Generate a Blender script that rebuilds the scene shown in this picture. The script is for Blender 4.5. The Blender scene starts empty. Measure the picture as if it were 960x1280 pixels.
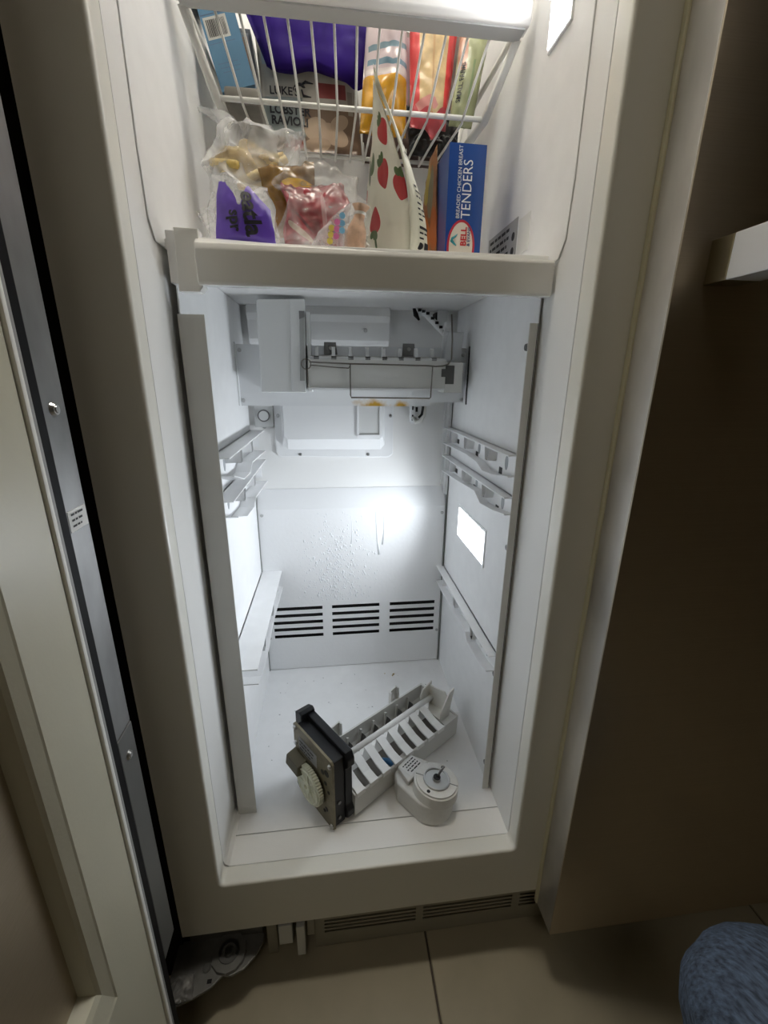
import bpy, bmesh, math, random
from mathutils import Vector, Matrix, noise
random.seed(7)
SC = bpy.context.scene
COL = SC.collection
# ------------------------------------------------------------------ camera
R_ = Vector((0.99277444, -0.1195742, 0.01004591))
U_ = Vector((0.02637976, 0.29915602, 0.9538395))
F_ = Vector((0.11705989, 0.94668246, -0.30014879))
CAMLOC = Vector((-0.0453, -0.4489, 0.9162))
cam = bpy.data.cameras.new('camera')
camo = bpy.data.objects.new('camera', cam)
COL.objects.link(camo)
mw = Matrix((R_, U_, -F_)).transposed().to_4x4()
mw.translation = CAMLOC
camo.matrix_world = mw
cam.sensor_fit = 'VERTICAL'
cam.sensor_height = 24.0
cam.lens = 24.0 * 537.18 / 1280.0
cam.clip_start = 0.01
SC.camera = camo
# ------------------------------------------------------------------ world, exposure, lamps
SC.view_settings.view_transform = 'Standard'
SC.view_settings.look = 'None'
SC.view_settings.gamma = 1.0
SC.view_settings.use_curve_mapping = False
SC.view_settings.exposure = 0.35
LED_LOW = 4.0       # glow of the lens on the right wall of the lower compartment
LED_WATTS = 0.76     # lamp behind that lens
LED_HIGH = 10.5       # glowing panel on the right wall above the shelf
LED_TOP = 66.0       # lamp in the roof of the freezer
ROOM_LAMP = 2.1     # dim kitchen ceiling lamp
w = bpy.data.worlds.new('world')
SC.world = w
w.use_nodes = True
w.node_tree.nodes['Background'].inputs[0].default_value = (0.05, 0.045, 0.035, 1)
w.node_tree.nodes['Background'].inputs[1].default_value = 0.3

al = bpy.data.lights.new('freezer_lamp', 'AREA'); al.shape = 'RECTANGLE'; al.size = .150; al.size_y = .056
al.energy = LED_WATTS; al.spread = math.radians(146); al.color = (.88, .94, 1.0)
alo = bpy.data.objects.new('freezer_lamp', al); COL.objects.link(alo)
alo.matrix_world = Matrix(((0, 0, 1, .2152), (1, 0, 0, .3085), (0, 1, 0, .6275), (0, 0, 0, 1)))

# ------------------------------------------------------------------ materials
def nt(m):
    return m.node_tree.nodes, m.node_tree.links

def M(name, col, rough=0.5, metal=0.0, var=0.0, vscale=30.0, bump=0.0, bscale=80.0, stretch=None, spec=0.5, emis=None, alpha=None, trans=0.0, coat=0.0):
    m = bpy.data.materials.new(name)
    m.use_nodes = True
    N, L = nt(m)
    b = N['Principled BSDF']
    b.inputs['Base Color'].default_value = (*col, 1)
    b.inputs['Roughness'].default_value = rough
    b.inputs['Metallic'].default_value = metal
    b.inputs['Specular IOR Level'].default_value = spec
    b.inputs['Transmission Weight'].default_value = trans
    b.inputs['Coat Weight'].default_value = coat
    if emis:
        b.inputs['Emission Color'].default_value = (*emis[0], 1)
        b.inputs['Emission Strength'].default_value = emis[1]
    if alpha is not None:
        b.inputs['Alpha'].default_value = alpha
    if var or bump:
        tc = N.new('ShaderNodeTexCoord')
        mp = N.new('ShaderNodeMapping')
        if stretch: mp.inputs['Scale'].default_value = stretch
        L.new(tc.outputs['Object'], mp.inputs['Vector'])
    if var:
        n = N.new('ShaderNodeTexNoise'); n.inputs['Scale'].default_value = vscale; n.inputs['Detail'].default_value = 5
        L.new(mp.outputs[0], n.inputs['Vector'])
        mr = N.new('ShaderNodeMapRange'); mr.inputs[1].default_value = .3; mr.inputs[2].default_value = .7
        mr.inputs[3].default_value = 1 - var; mr.inputs[4].default_value = 1 + var
        L.new(n.outputs[0], mr.inputs[0])
        mx = N.new('ShaderNodeVectorMath'); mx.operation = 'SCALE'; mx.inputs[0].default_value = col
        L.new(mr.outputs[0], mx.inputs['Scale'])
        L.new(mx.outputs[0], b.inputs['Base Color'])
    if bump:
        n = N.new('ShaderNodeTexNoise'); n.inputs['Scale'].default_value = bscale; n.inputs['Detail'].default_value = 4
        L.new(mp.outputs[0], n.inputs['Vector'])
        bp = N.new('ShaderNodeBump'); bp.inputs['Strength'].default_value = bump; bp.inputs['Distance'].default_value = 0.002
        L.new(n.outputs[0], bp.inputs['Height'])
        L.new(bp.outputs[0], b.inputs['Normal'])
    return m

def prints(m, shapes, rot_in_uv=True):
    """Flat print: shapes in metres on the UV layer (kind, cx, cy, rx, ry, angle, colour)."""
    N, L = nt(m)
    b = N['Principled BSDF']
    uv = N.new('ShaderNodeUVMap'); uv.uv_map = 'UVMap'
    inp = b.inputs['Base Color']
    cur = inp.links[0].from_socket if inp.links else None
    for kind, cx, cy, rx, ry, ang, col in shapes:
        s = N.new('ShaderNodeVectorMath'); s.operation = 'SUBTRACT'; s.inputs[1].default_value = (cx, cy, 0)
        L.new(uv.outputs[0], s.inputs[0])
        r = N.new('ShaderNodeVectorRotate'); r.rotation_type = 'Z_AXIS'; r.inputs['Angle'].default_value = -ang
        L.new(s.outputs[0], r.inputs['Vector'])
        d = N.new('ShaderNodeVectorMath'); d.operation = 'DIVIDE'; d.inputs[1].default_value = (rx, ry, 1)
        L.new(r.outputs[0], d.inputs[0])
        if kind == 'rect':
            a = N.new('ShaderNodeVectorMath'); a.operation = 'ABSOLUTE'; L.new(d.outputs[0], a.inputs[0])
            sp = N.new('ShaderNodeSeparateXYZ'); L.new(a.outputs[0], sp.inputs[0])
            q = N.new('ShaderNodeMath'); q.operation = 'MAXIMUM'
            L.new(sp.outputs[0], q.inputs[0]); L.new(sp.outputs[1], q.inputs[1]); val = q.outputs[0]
        elif kind == 'berry':
            sp = N.new('ShaderNodeSeparateXYZ'); L.new(d.outputs[0], sp.inputs[0])
            k = N.new('ShaderNodeMath'); k.operation = 'MULTIPLY_ADD'; k.inputs[1].default_value = .38; k.inputs[2].default_value = .80
            L.new(sp.outputs[1], k.inputs[0])
            dv = N.new('ShaderNodeMath'); dv.operation = 'DIVIDE'; L.new(sp.outputs[0], dv.inputs[0]); L.new(k.outputs[0], dv.inputs[1])
            cb = N.new('ShaderNodeCombineXYZ'); L.new(dv.outputs[0], cb.inputs[0]); L.new(sp.outputs[1], cb.inputs[1])
            q = N.new('ShaderNodeVectorMath'); q.operation = 'LENGTH'; L.new(cb.outputs[0], q.inputs[0]); val = q.outputs['Value']
        elif kind == 'bars':
            sp = N.new('ShaderNodeSeparateXYZ'); L.new(d.outputs[0], sp.inputs[0])
            a = N.new('ShaderNodeVectorMath'); a.operation = 'ABSOLUTE'; L.new(d.outputs[0], a.inputs[0])
            sa = N.new('ShaderNodeSeparateXYZ'); L.new(a.outputs[0], sa.inputs[0])
            q = N.new('ShaderNodeMath'); q.operation = 'MAXIMUM'; L.new(sa.outputs[0], q.inputs[0]); L.new(sa.outputs[1], q.inputs[1])
            w_ = N.new('ShaderNodeTexNoise'); w_.noise_dimensions = '1D'; w_.inputs['Scale'].default_value = 9; w_.inputs['Detail'].default_value = 0
            L.new(sp.outputs[0], w_.inputs['W'])
            g = N.new('ShaderNodeMath'); g.operation = 'GREATER_THAN'; g.inputs[1].default_value = .5; L.new(w_.outputs[0], g.inputs[0])
            ad = N.new('ShaderNodeMath'); ad.operation = 'ADD'; L.new(q.outputs[0], ad.inputs[0]); L.new(g.outputs[0], ad.inputs[1]); val = ad.outputs[0]
        else:
            q = N.new('ShaderNodeVectorMath'); q.operation = 'LENGTH'; L.new(d.outputs[0], q.inputs[0]); val = q.outputs['Value']
        lt = N.new('ShaderNodeMath'); lt.operation = 'LESS_THAN'; lt.inputs[1].default_value = 1.0
        L.new(val, lt.inputs[0])
        mx = N.new('ShaderNodeMix'); mx.data_type = 'RGBA'
        L.new(lt.outputs[0], mx.inputs['Factor'])
        if cur is None: mx.inputs['A'].default_value = b.inputs['Base Color'].default_value
        else: L.new(cur, mx.inputs['A'])
        mx.inputs['B'].default_value = (*col, 1)
        cur = mx.outputs['Result']
    L.new(cur, inp)
    return m

def film(name, tint=(.95, .95, .95), lo=.06, hi=.42, scale=45.0):
    m = bpy.data.materials.new(name); m.use_nodes = True
    N, L = nt(m)
    b = N['Principled BSDF']; out = N['Material Output']
    b.inputs['Base Color'].default_value = (*tint, 1); b.inputs['Roughness'].default_value = .12
    tr = N.new('ShaderNodeBsdfTransparent')
    tc = N.new('ShaderNodeTexCoord')
    n = N.new('ShaderNodeTexNoise'); n.inputs['Scale'].default_value = scale; n.inputs['Detail'].default_value = 3; n.inputs['Distortion'].default_value = 1.2
    L.new(tc.outputs['Object'], n.inputs['Vector'])
    mr = N.new('ShaderNodeMapRange'); mr.inputs[1].default_value = .35; mr.inputs[2].default_value = .72
    mr.inputs[3].default_value = lo; mr.inputs[4].default_value = hi
    L.new(n.outputs[0], mr.inputs[0])
    bp = N.new('ShaderNodeBump'); bp.inputs['Strength'].default_value = .45; bp.inputs['Distance'].default_value = .004
    L.new(n.outputs[0], bp.inputs['Height']); L.new(bp.outputs[0], b.inputs['Normal'])
    mx = N.new('ShaderNodeMixShader')
    L.new(mr.outputs[0], mx.inputs[0]); L.new(tr.outputs[0], mx.inputs[1]); L.new(b.outputs[0], mx.inputs[2])
    L.new(mx.outputs[0], out.inputs['Surface'])
    return m

WHITE = M('liner_plastic', (.92, .92, .91), .34, spec=.3, bump=.05, bscale=500)
FRAME = M('frame_plastic', (.82, .81, .75), .30, bump=.04, bscale=600)
SHEET = M('white_sheet', (.92, .925, .93), .42, spec=.3, bump=.06, bscale=900, var=.02, vscale=40)
FLANGE = M('cream_flange', (.74, .74, .71), .4)
PANELW = M('panel_white', (.905, .915, .925), .42, spec=.3)
GREYW = M('grey_white_plastic', (.76, .77, .765), .38)
TRAYG = M('tray_grey', (.72, .72, .69), .42)
TRIM = M('shelf_trim_plastic', (.93, .925, .89), .2, coat=.3)
DARK = M('dark_gap', (.012, .012, .012), .6)
BLACK = M('black_plastic', (.010, .010, .012), .42, spec=.3)
RUBBER = M('black_rubber', (.006, .006, .007), .6, spec=.15)
GASKW = M('gasket_white', (.92, .91, .86), .45)
GASKG = M('gasket_grey', (.33, .33, .32), .5)
STEEL = M('screw_steel', (.55, .55, .55), .3, 1.0)
STEELD = M('dark_steel', (.22, .22, .22), .4, 1.0)
STAINL = M('brushed_stainless', (.50, .43, .335), .40, .88, var=.05, vscale=60, stretch=(.05, 1, 14), bump=.04, bscale=60)
STAINS = M('stainless_strip', (.27, .27, .27), .45, .55, var=.25, vscale=22, stretch=(1, 1, .5))
STAINE = M('stainless_edge', (.66, .64, .61), .36, .65, var=.30, vscale=11, stretch=(1, 1, .4))
BEAD = M('edge_bead', (.78, .75, .56), .3)
OLIVE = M('olive_metal', (.20, .175, .115), .42, .55, var=.15, vscale=90)
GEARW = M('gear_cream', (.82, .84, .70), .4)
WIREW = M('white_wire', (.74, .74, .70), .3)
WIREM = M('bail_wire', (.20, .185, .16), .35, .9)
DOORL = M('door_liner', (.56, .53, .41), .38, bump=.05, bscale=300)
HINGE = M('hinge_metal', (.22, .22, .215), .45, .35, var=.1, vscale=80)
TILE = M('floor_tile', (.46, .415, .31), .35, var=.06, vscale=14, bump=.02, bscale=200)
GROUT = M('grout', (.12, .10, .08), .9)
WALLM = M('kitchen_wall', (.30, .25, .15), .8)
CEILM = M('kitchen_ceiling', (.42, .38, .31), .9)
INK = M('black_ink', (.015, .015, .018), .6)
WINK = M('white_ink', (.85, .86, .88), .4)
LABELW = M('paper_label', (.82, .82, .80), .5)
GREYPL = M('motor_plastic', (.72, .715, .69), .45, var=.03, vscale=150, bump=.1, bscale=700)
LENS = M('lens_glow', (.9, .9, .9), .4, emis=((.86, .93, 1.0), LED_LOW))
LENSH = M('lens_glow_upper', (.9, .9, .9), .4, emis=((.98, .98, 1.0), LED_HIGH))
LENST = M('lens_glow_roof', (.9, .9, .9), .4, emis=((1.0, .93, .80), LED_TOP))
LAMPG = M('lamp_glow', (.9, .9, .9), .5, emis=((1.0, .89, .71), ROOM_LAMP))
FILM = film('clear_film', lo=.12, hi=.50, scale=22)
FILMT = film('clear_film_thin', lo=.05, hi=.34, scale=24)
FROST = M('frost_ice', (.88, .90, .92), .10, spec=.7)
DENIM = M('blue_denim', (.090, .125, .190), .85, var=.6, vscale=260, stretch=(1.6, .30, .5), bump=.6, bscale=420)

def frost_panel():
    m = M('frosted_panel', (.905, .915, .925), .45, spec=.2)
    N, L = nt(m); b = N['Principled BSDF']
    tc = N.new('ShaderNodeTexCoord')
    n = N.new('ShaderNodeTexNoise'); n.inputs['Scale'].default_value = 120; n.inputs['Detail'].default_value = 3
    L.new(tc.outputs['Object'], n.inputs['Vector'])
    bp = N.new('ShaderNodeBump'); bp.inputs['Strength'].default_value = .18; bp.inputs['Distance'].default_value = .002
    L.new(n.outputs[0], bp.inputs['Height']); L.new(bp.outputs[0], b.inputs['Normal'])
    return m
FROSTP = frost_panel()

def rust_sheet():
    m = M('rusted_bracket', (.78, .80, .82), .38)
    N, L = nt(m); b = N['Principled BSDF']
    tc = N.new('ShaderNodeTexCoord'); sp = N.new('ShaderNodeSeparateXYZ'); L.new(tc.outputs['Object'], sp.inputs[0])
    n = N.new('ShaderNodeTexNoise'); n.inputs['Scale'].default_value = 70; n.inputs['Detail'].default_value = 4; L.new(tc.outputs['Object'], n.inputs['Vector'])
    tot = None
    # two stains on the lower edge: centre x, half width, height (object frame = world minus base)
    for cx, hw, hz in ((.016, .042, .016), (.073, .016, .010)):
        a = N.new('ShaderNodeMath'); a.operation = 'SUBTRACT'; a.inputs[1].default_value = cx; L.new(sp.outputs[0], a.inputs[0])
        a2 = N.new('ShaderNodeMath'); a2.operation = 'DIVIDE'; a2.inputs[1].default_value = hw; L.new(a.outputs[0], a2.inputs[0])
        z = N.new('ShaderNodeMath'); z.operation = 'SUBTRACT'; z.inputs[1].default_value = .8615 - ICE_BASE.z; L.new(sp.outputs[2], z.inputs[0])
        z2 = N.new('ShaderNodeMath'); z2.operation = 'DIVIDE'; z2.inputs[1].default_value = hz; L.new(z.outputs[0], z2.inputs[0])
        c = N.new('ShaderNodeCombineXYZ'); L.new(a2.outputs[0], c.inputs[0]); L.new(z2.outputs[0], c.inputs[1])
        ln = N.new('ShaderNodeVectorMath'); ln.operation = 'LENGTH'; L.new(c.outputs[0], ln.inputs[0])
        ad = N.new('ShaderNodeMath'); ad.operation = 'MULTIPLY_ADD'; ad.inputs[1].default_value = 1.6; L.new(n.outputs[0], ad.inputs[0]); 
        L.new(ln.outputs['Value'], ad.inputs[2])
        mr = N.new('ShaderNodeMapRange'); mr.inputs[1].default_value = 1.05; mr.inputs[2].default_value = 1.9; mr.inputs[3].default_value = 1; mr.inputs[4].default_value = 0
        L.new(ad.outputs[0], mr.inputs[0])
        if tot is None: tot = mr.outputs[0]
        else:
            mxx = N.new('ShaderNodeMath'); mxx.operation = 'MAXIMUM'; L.new(tot, mxx.inputs[0]); L.new(mr.outputs[0], mxx.inputs[1]); tot = mxx.outputs[0]
    mx = N.new('ShaderNodeMix'); mx.data_type = 'RGBA'; L.new(tot, mx.inputs['Factor'])
    mx.inputs['A'].default_value = (.85, .865, .88, 1); mx.inputs['B'].default_value = (.62, .36, .05, 1)
    L.new(mx.outputs['Result'], b.inputs['Base Color'])
    return m

# ------------------------------------------------------------------ mesh helpers
def join(bm, t):
    me = bpy.data.meshes.new('tmp'); t.to_mesh(me); t.free(); bm.from_mesh(me); bpy.data.meshes.remove(me)

def box(bm, x0, x1, y0, y1, z0, z1, bev=0.0, seg=2):
    t = bmesh.new()
    bmesh.ops.create_cube(t, size=1.0)
    for v in t.verts:
        v.co = Vector((x0 + (v.co.x + .5) * (x1 - x0), y0 + (v.co.y + .5) * (y1 - y0), z0 + (v.co.z + .5) * (z1 - z0)))
    if bev: bmesh.ops.bevel(t, geom=t.edges[:], offset=bev, segments=seg, profile=.6, affect='EDGES')
    join(bm, t)

def prism(bm, poly, fn, a0, a1, bev=0.0, seg=2):
    """poly: 2D points; fn(p, q, a) -> 3D; swept from a0 to a1"""
    t = bmesh.new()
    v0 = [t.verts.new(fn(p, q, a0)) for p, q in poly]
    v1 = [t.verts.new(fn(p, q, a1)) for p, q in poly]
    n = len(poly)
    t.faces.new(v0); t.faces.new(v1[::-1])
    for i in range(n):
        t.faces.new((v0[i], v1[i], v1[(i + 1) % n], v0[(i + 1) % n]))
    bmesh.ops.recalc_face_normals(t, faces=t.faces[:])
    if bev: bmesh.ops.bevel(t, geom=t.edges[:], offset=bev, segments=seg, profile=.6, affect='EDGES')
    join(bm, t)
AX = lambda p, q, a: Vector((a, p, q))      # poly in (y,z), along x
AY = lambda p, q, a: Vector((p, a, q))      # poly in (x,z), along y
AZ = lambda p, q, a: Vector((p, q, a))      # poly in (x,y), along z

def sweep(bm, pts, rad, n=8, cap=True, sq=None):
    pts = [Vector(p) for p in pts]
    rads = rad if isinstance(rad, (list, tuple)) else [rad] * len(pts)
    rings = []
    up = None
    for i, p in enumerate(pts):
        d = (pts[min(i + 1, len(pts) - 1)] - pts[max(i - 1, 0)]).normalized()
        if up is None:
            up = Vector((0, 0, 1)) if abs(d.z) < .9 else Vector((1, 0, 0))
        s = d.cross(up).normalized(); up = s.cross(d).normalized()
        k = 1.0
        if 0 < i < len(pts) - 1:
            a = (pts[i] - pts[i - 1]).normalized(); b = (pts[i + 1] - pts[i]).normalized()
            k = 1 / max(.6, math.cos(a.angle(b, 0) / 2))
        rings.append([bm.verts.new(p + (s * math.cos(6.28318 * j / n) + up * math.sin(6.28318 * j / n)) * rads[i] * (k if n < 20 else 1)) for j in range(n)])
    for a, b in zip(rings, rings[1:]):
        for j in range(n):
            bm.faces.new((a[j], a[(j + 1) % n], b[(j + 1) % n], b[j]))
    if cap:
        bm.faces.new(rings[0][::-1]); bm.faces.new(rings[-1])

def arc(c, r, a0, a1, n, fn):
    return [fn(c[0] + r * math.cos(a0 + (a1 - a0) * i / n), c[1] + r * math.sin(a0 + (a1 - a0) * i / n)) for i in range(n + 1)]

def cyl(bm, c, axis, r, h, n=24, r2=None, bev=0.0):
    """disc of radius r starting at c, growing h along axis"""
    c = Vector(c); axis = Vector(axis).normalized()
    t = bmesh.new()
    up = Vector((0, 0, 1)) if abs(axis.z) < .9 else Vector((0, 1, 0))
    s = axis.cross(up).normalized(); u = s.cross(axis)
    r2 = r if r2 is None else r2
    a = [t.verts.new(c + (s * math.cos(6.28318 * j / n) + u * math.sin(6.28318 * j / n)) * r) for j in range(n)]
    b = [t.verts.new(c + axis * h + (s * math.cos(6.28318 * j / n) + u * math.sin(6.28318 * j / n)) * r2) for j in range(n)]
    for j in range(n): t.faces.new((a[j], a[(j + 1) % n], b[(j + 1) % n], b[j]))
    t.faces.new(a[::-1]); top = t.faces.new(b)
    bmesh.ops.recalc_face_normals(t, faces=t.faces[:])
    if bev: bmesh.ops.bevel(t, geom=[e for e in top.edges], offset=bev, segments=2, affect='EDGES')
    join(bm, t)

def ring(bm, c, axis, ro, ri, h, n=28):
    c = Vector(c); axis = Vector(axis).normalized()
    up = Vector((0, 0, 1)) if abs(axis.z) < .9 else Vector((0, 1, 0))
    s = axis.cross(up).normalized(); u = s.cross(axis)
    P = lambda r, k, j: c + axis * k + (s * math.cos(6.28318 * j / n) + u * math.sin(6.28318 * j / n)) * r
    loops = [[bm.verts.new(P(r, k, j)) for j in range(n)] for r, k in ((ro, 0), (ro, h), (ri, h), (ri, 0))]
    for q in range(4):
        a, b = loops[q], loops[(q + 1) % 4]
        for j in range(n): bm.faces.new((a[j], a[(j + 1) % n], b[(j + 1) % n], b[j]))

def blob(bm, c, r, sc=(1, 1, 1), sub=2, amp=0.0, seed=0, rot=None, fr=3.0):
    t = bmesh.new()
    bmesh.ops.create_icosphere(t, subdivisions=sub, radius=1.0)
    for v in t.verts:
        k = 1 + amp * noise.noise(v.co * fr + Vector((seed * 7.3, seed * 3.1, 0)))
        p = Vector((v.co.x * sc[0], v.co.y * sc[1], v.co.z * sc[2])) * r * k
        if rot: p = rot @ p
        v.co = p + Vector(c)
    join(bm, t)

BASE = {}
def root(name, loc, label, cat, group=None):
    o = bpy.data.objects.new(name, None); o.empty_display_size = .02
    COL.objects.link(o); o.location = loc
    o['label'] = label; o['category'] = cat
    if group: o['group'] = group
    BASE[o.name] = Vector(loc)
    return o
def base_of(p):
    return BASE[p.name] if p else Vector((0, 0, 0))

def obj(name, bm, mat, parent=None, smooth=False, label=None, kind=None, uv=False):
    off = base_of(parent)
    if off.length: bmesh.ops.translate(bm, verts=bm.verts[:], vec=-off)
    bmesh.ops.recalc_face_normals(bm, faces=bm.faces[:]) if not uv else None
    me = bpy.data.meshes.new(name); bm.to_mesh(me); bm.free()
    if smooth:
        for p in me.polygons: p.use_smooth = True
        if smooth == 'auto':
            try: me.set_sharp_from_angle(angle=math.radians(40))
            except Exception: pass
    me.materials.append(mat)
    o = bpy.data.objects.new(name, me); COL.objects.link(o)
    if parent:
        o.parent = parent
    BASE[o.name] = off
    if label: o['label'] = label
    if kind: o['kind'] = kind
    return o
def tag(o, label, cat, group=None):
    o['label'] = label; o['category'] = cat
    if group: o['group'] = group
    return o
def inst(name, me, loc, parent, rot=None):
    """another object on a shared mesh modelled about the origin; loc in world"""
    o = bpy.data.objects.new(name, me); COL.objects.link(o)
    o.parent = parent; o.location = Vector(loc) - base_of(parent)
    if rot: o.rotation_euler = rot
    BASE[o.name] = base_of(parent)
    return o
def B(name, mat, parent, *boxes, bev=0.0, smooth=False, label=None, kind=None):
    bm = bmesh.new()
    for b in boxes: box(bm, *b, bev=bev)
    return obj(name, bm, mat, parent, smooth, label, kind)

def local_mesh(fn, mat, name):
    bm = bmesh.new(); fn(bm)
    bmesh.ops.recalc_face_normals(bm, faces=bm.faces[:])
    me = bpy.data.meshes.new(name); bm.to_mesh(me); bm.free(); me.materials.append(mat)
    for p in me.polygons: p.use_smooth = False
    return me

# ---- lettering: built-in font turned to mesh and laid on a surface S(a, b, off)
def letters(name, body, size, S, a0, b0, ang, mat, parent, sx=1.0, off=.0005, align='LEFT', bold=0.0):
    cu = bpy.data.curves.new(name, 'FONT'); cu.body = body; cu.size = 1.0; cu.align_x = align; cu.align_y = 'CENTER'
    cu.offset = bold; cu.resolution_u = 3
    t = bpy.data.objects.new(name, cu); COL.objects.link(t)
    bpy.context.view_layer.update()
    me = bpy.data.meshes.new_from_object(t.evaluated_get(bpy.context.evaluated_depsgraph_get()))
    bpy.data.objects.remove(t); bpy.data.curves.remove(cu)
    c, s = math.cos(ang), math.sin(ang)
    base = base_of(parent)
    for v in me.vertices:
        x, y = v.co.x * size * sx, v.co.y * size
        v.co = S(a0 + c * x - s * y, b0 + s * x + c * y, off) - base
    me.materials.clear(); me.materials.append(mat)
    o = bpy.data.objects.new(name, me); COL.objects.link(o); o.parent = parent
    BASE[o.name] = base
    return o
def flat(origin, ua, ub):
    origin, ua, ub = Vector(origin), Vector(ua).normalized(), Vector(ub).normalized()
    n = ua.cross(ub)
    return lambda a, b, off=0.0: origin + ua * a + ub * b + n * off

# ---- print too small to read in the photograph: broken ink strokes in a line
def strokes(name, S, a, b, length, h, parent, off=.0006, seed=0):
    bm = bmesh.new(); q = random.Random(seed); x = a
    while x < a + length - h:
        w = min(q.uniform(1.2, 4.5) * h, a + length - x)
        n = 3
        lo = [bm.verts.new(S(x + w * i / n, b - h / 2, off)) for i in range(n + 1)]; hi = [bm.verts.new(S(x + w * i / n, b + h / 2, off)) for i in range(n + 1)]
        for i in range(n): bm.faces.new((lo[i], lo[i + 1], hi[i + 1], hi[i]))
        x += w + q.uniform(.5, .9) * h
    return obj(name, bm, INK, parent, uv=True)

# ---- bag: bilinear patch with bulge and wrinkles, front and back sheet
def bagshape(BL, BR, TR, TL, bf, bb, wr=.004, seed=0, n=26, edge=.0, fr=22.0, pw=.5, fold=0.0):
    BL, BR, TR, TL = map(Vector, (BL, BR, TR, TL))
    W = ((BR - BL).length + (TR - TL).length) / 2; H = ((TL - BL).length + (TR - BR).length) / 2
    nrm = (BR - BL).cross(TL - BL).normalized()
    ua_, ub_ = (BR - BL).normalized(), (TL - BL).normalized()
    def prof(u, v):
        return max(0, (1 - abs(2 * u - 1) ** 2.2)) ** pw * max(0, (1 - abs(2 * v - 1) ** 2.6)) ** pw
    def S(a, b, off=0.0, side=1):
        u, v = a / W, b / H
        p = BL * (1 - u) * (1 - v) + BR * u * (1 - v) + TR * u * v + TL * (1 - u) * v
        k = prof(min(1, max(0, u)), min(1, max(0, v)))
        t = (bf if side > 0 else -bb) * k
        q = p * fr + Vector((seed * 5.1, seed * 1.7, side))
        t += wr * noise.noise(q) + wr * .5 * (abs(noise.noise(q * 2.3)) - .25) * 2 + fold * (.35 - abs(noise.noise(q * .8 + Vector((3, 9, 1))))) + fold * .5 * (.3 - abs(noise.noise(q * 1.9)))
        if edge:
            w_ = (1 - k) * edge
            p = p + ua_ * w_ * noise.noise(p * 38 + Vector((seed, 2, 7))) + ub_ * w_ * (noise.noise(p * 30 + Vector((5, seed, 1))) + .4 * noise.noise(p * 85)) * min(1, v * 3)
        return p + nrm * (t + off * side)
    return S, W, H, n
def bag(name, shape, mat, parent=None, back=True, jag=None):
    S, W, H, n = shape
    bm = bmesh.new(); uvl = bm.loops.layers.uv.new('UVMap')
    def sheet(side):
        g = [[bm.verts.new(S(W * i / n, H * j / n, 0, side)) for i in range(n + 1)] for j in range(n + 1)]
        for j in range(n):
            for i in range(n):
                ids = [(i, j), (i + 1, j), (i + 1, j + 1), (i, j + 1)]
                if side < 0: ids = ids[::-1]
                f = bm.faces.new([g[q][p] for p, q in ids])
                for lp, (p, q) in zip(f.loops, ids): lp[uvl].uv = (W * p / n, H * q / n)
        return g
    a = sheet(1)
    if back:
        b = sheet(-1)
        loop = [(i, 0) for i in range(n)] + [(n, j) for j in range(n)] + [(i, n) for i in range(n, 0, -1)] + [(0, j) for j in range(n, 0, -1)]
        for k in range(len(loop)):
            i, j = loop[k]; i2, j2 = loop[(k + 1) % len(loop)]
            f = bm.faces.new((a[j][i], b[j][i], b[j2][i2], a[j2][i2]))
            for lp, (p, q) in zip(f.loops, ((i, j), (i, j), (i2, j2), (i2, j2))): lp[uvl].uv = (W * p / n, H * q / n)
    return obj(name, bm, mat, parent, True, uv=True)

def uvbox(name, S, W, H, depth, mat, parent=None):
    """carton with a printed front given by flat S"""
    bm = bmesh.new(); uvl = bm.loops.layers.uv.new('UVMap')
    c = [(0, 0), (W, 0), (W, H), (0, H)]
    f0 = [bm.verts.new(S(a, b, 0)) for a, b in c]; f1 = [bm.verts.new(S(a, b, -depth)) for a, b in c]
    f = bm.faces.new(f0)
    for lp, (a, b) in zip(f.loops, c): lp[uvl].uv = (a, b)
    faces = [bm.faces.new(f1[::-1])]
    for i in range(4): faces.append(bm.faces.new((f0[i], f1[i], f1[(i + 1) % 4], f0[(i + 1) % 4])))
    for g in faces:
        for lp in g.loops: lp[uvl].uv = (-1, -1)
    return obj(name, bm, mat, parent, False, uv=True)

# ================================================================== THE ROOM
fl = B('floor', GROUT, None, (-2.2, 2.4, -2.8, .75, -.06, -.004))
fl['kind'] = 'structure'
tile_me = {}
for i in range(-4, 5):
    for j in range(-5, 2):
        x0, x1 = .0935 + .6 * i, .0935 + .6 * (i + 1); y0, y1 = -.36 + .6 * j, -.36 + .6 * (j + 1)
        x0, x1, y0, y1 = max(x0, -2.2), min(x1, 2.4), max(y0, -2.8), min(y1, .75)
        if x1 - x0 < .05 or y1 - y0 < .05: continue
        bm = bmesh.new(); box(bm, x0 + .0018, x1 - .0018, y0 + .0018, y1 - .0018, -.03, 0, bev=.0012, seg=1)
        t = obj('tile', bm, TILE, fl)
for nm, b in (('wall_back', (-2.2, 2.4, .75, .8, 0, 2.6)), ('wall_front', (-2.2, 2.4, -2.85, -2.8, 0, 2.6)),
              ('wall_left', (-2.25, -2.2, -2.8, .75, 0, 2.6)), ('wall_right', (2.4, 2.45, -2.8, .75, 0, 2.6))):
    o = B(nm, WALLM, None, b); o['kind'] = 'structure'
o = B('ceiling', CEILM, None, (-2.2, 2.4, -2.8, .75, 2.6, 2.65)); o['kind'] = 'structure'
cl = root('ceiling_lamp', (-.2, -1.5, 2.6), 'square warm white ceiling lamp in the middle of the kitchen ceiling', 'lamp')
B('lamp_frame', GASKW, cl, (-.55, .15, -1.85, -1.15, 2.575, 2.6), bev=.004)
B('diffuser', LAMPG, cl, (-.52, .12, -1.82, -1.18, 2.570, 2.576))

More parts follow.
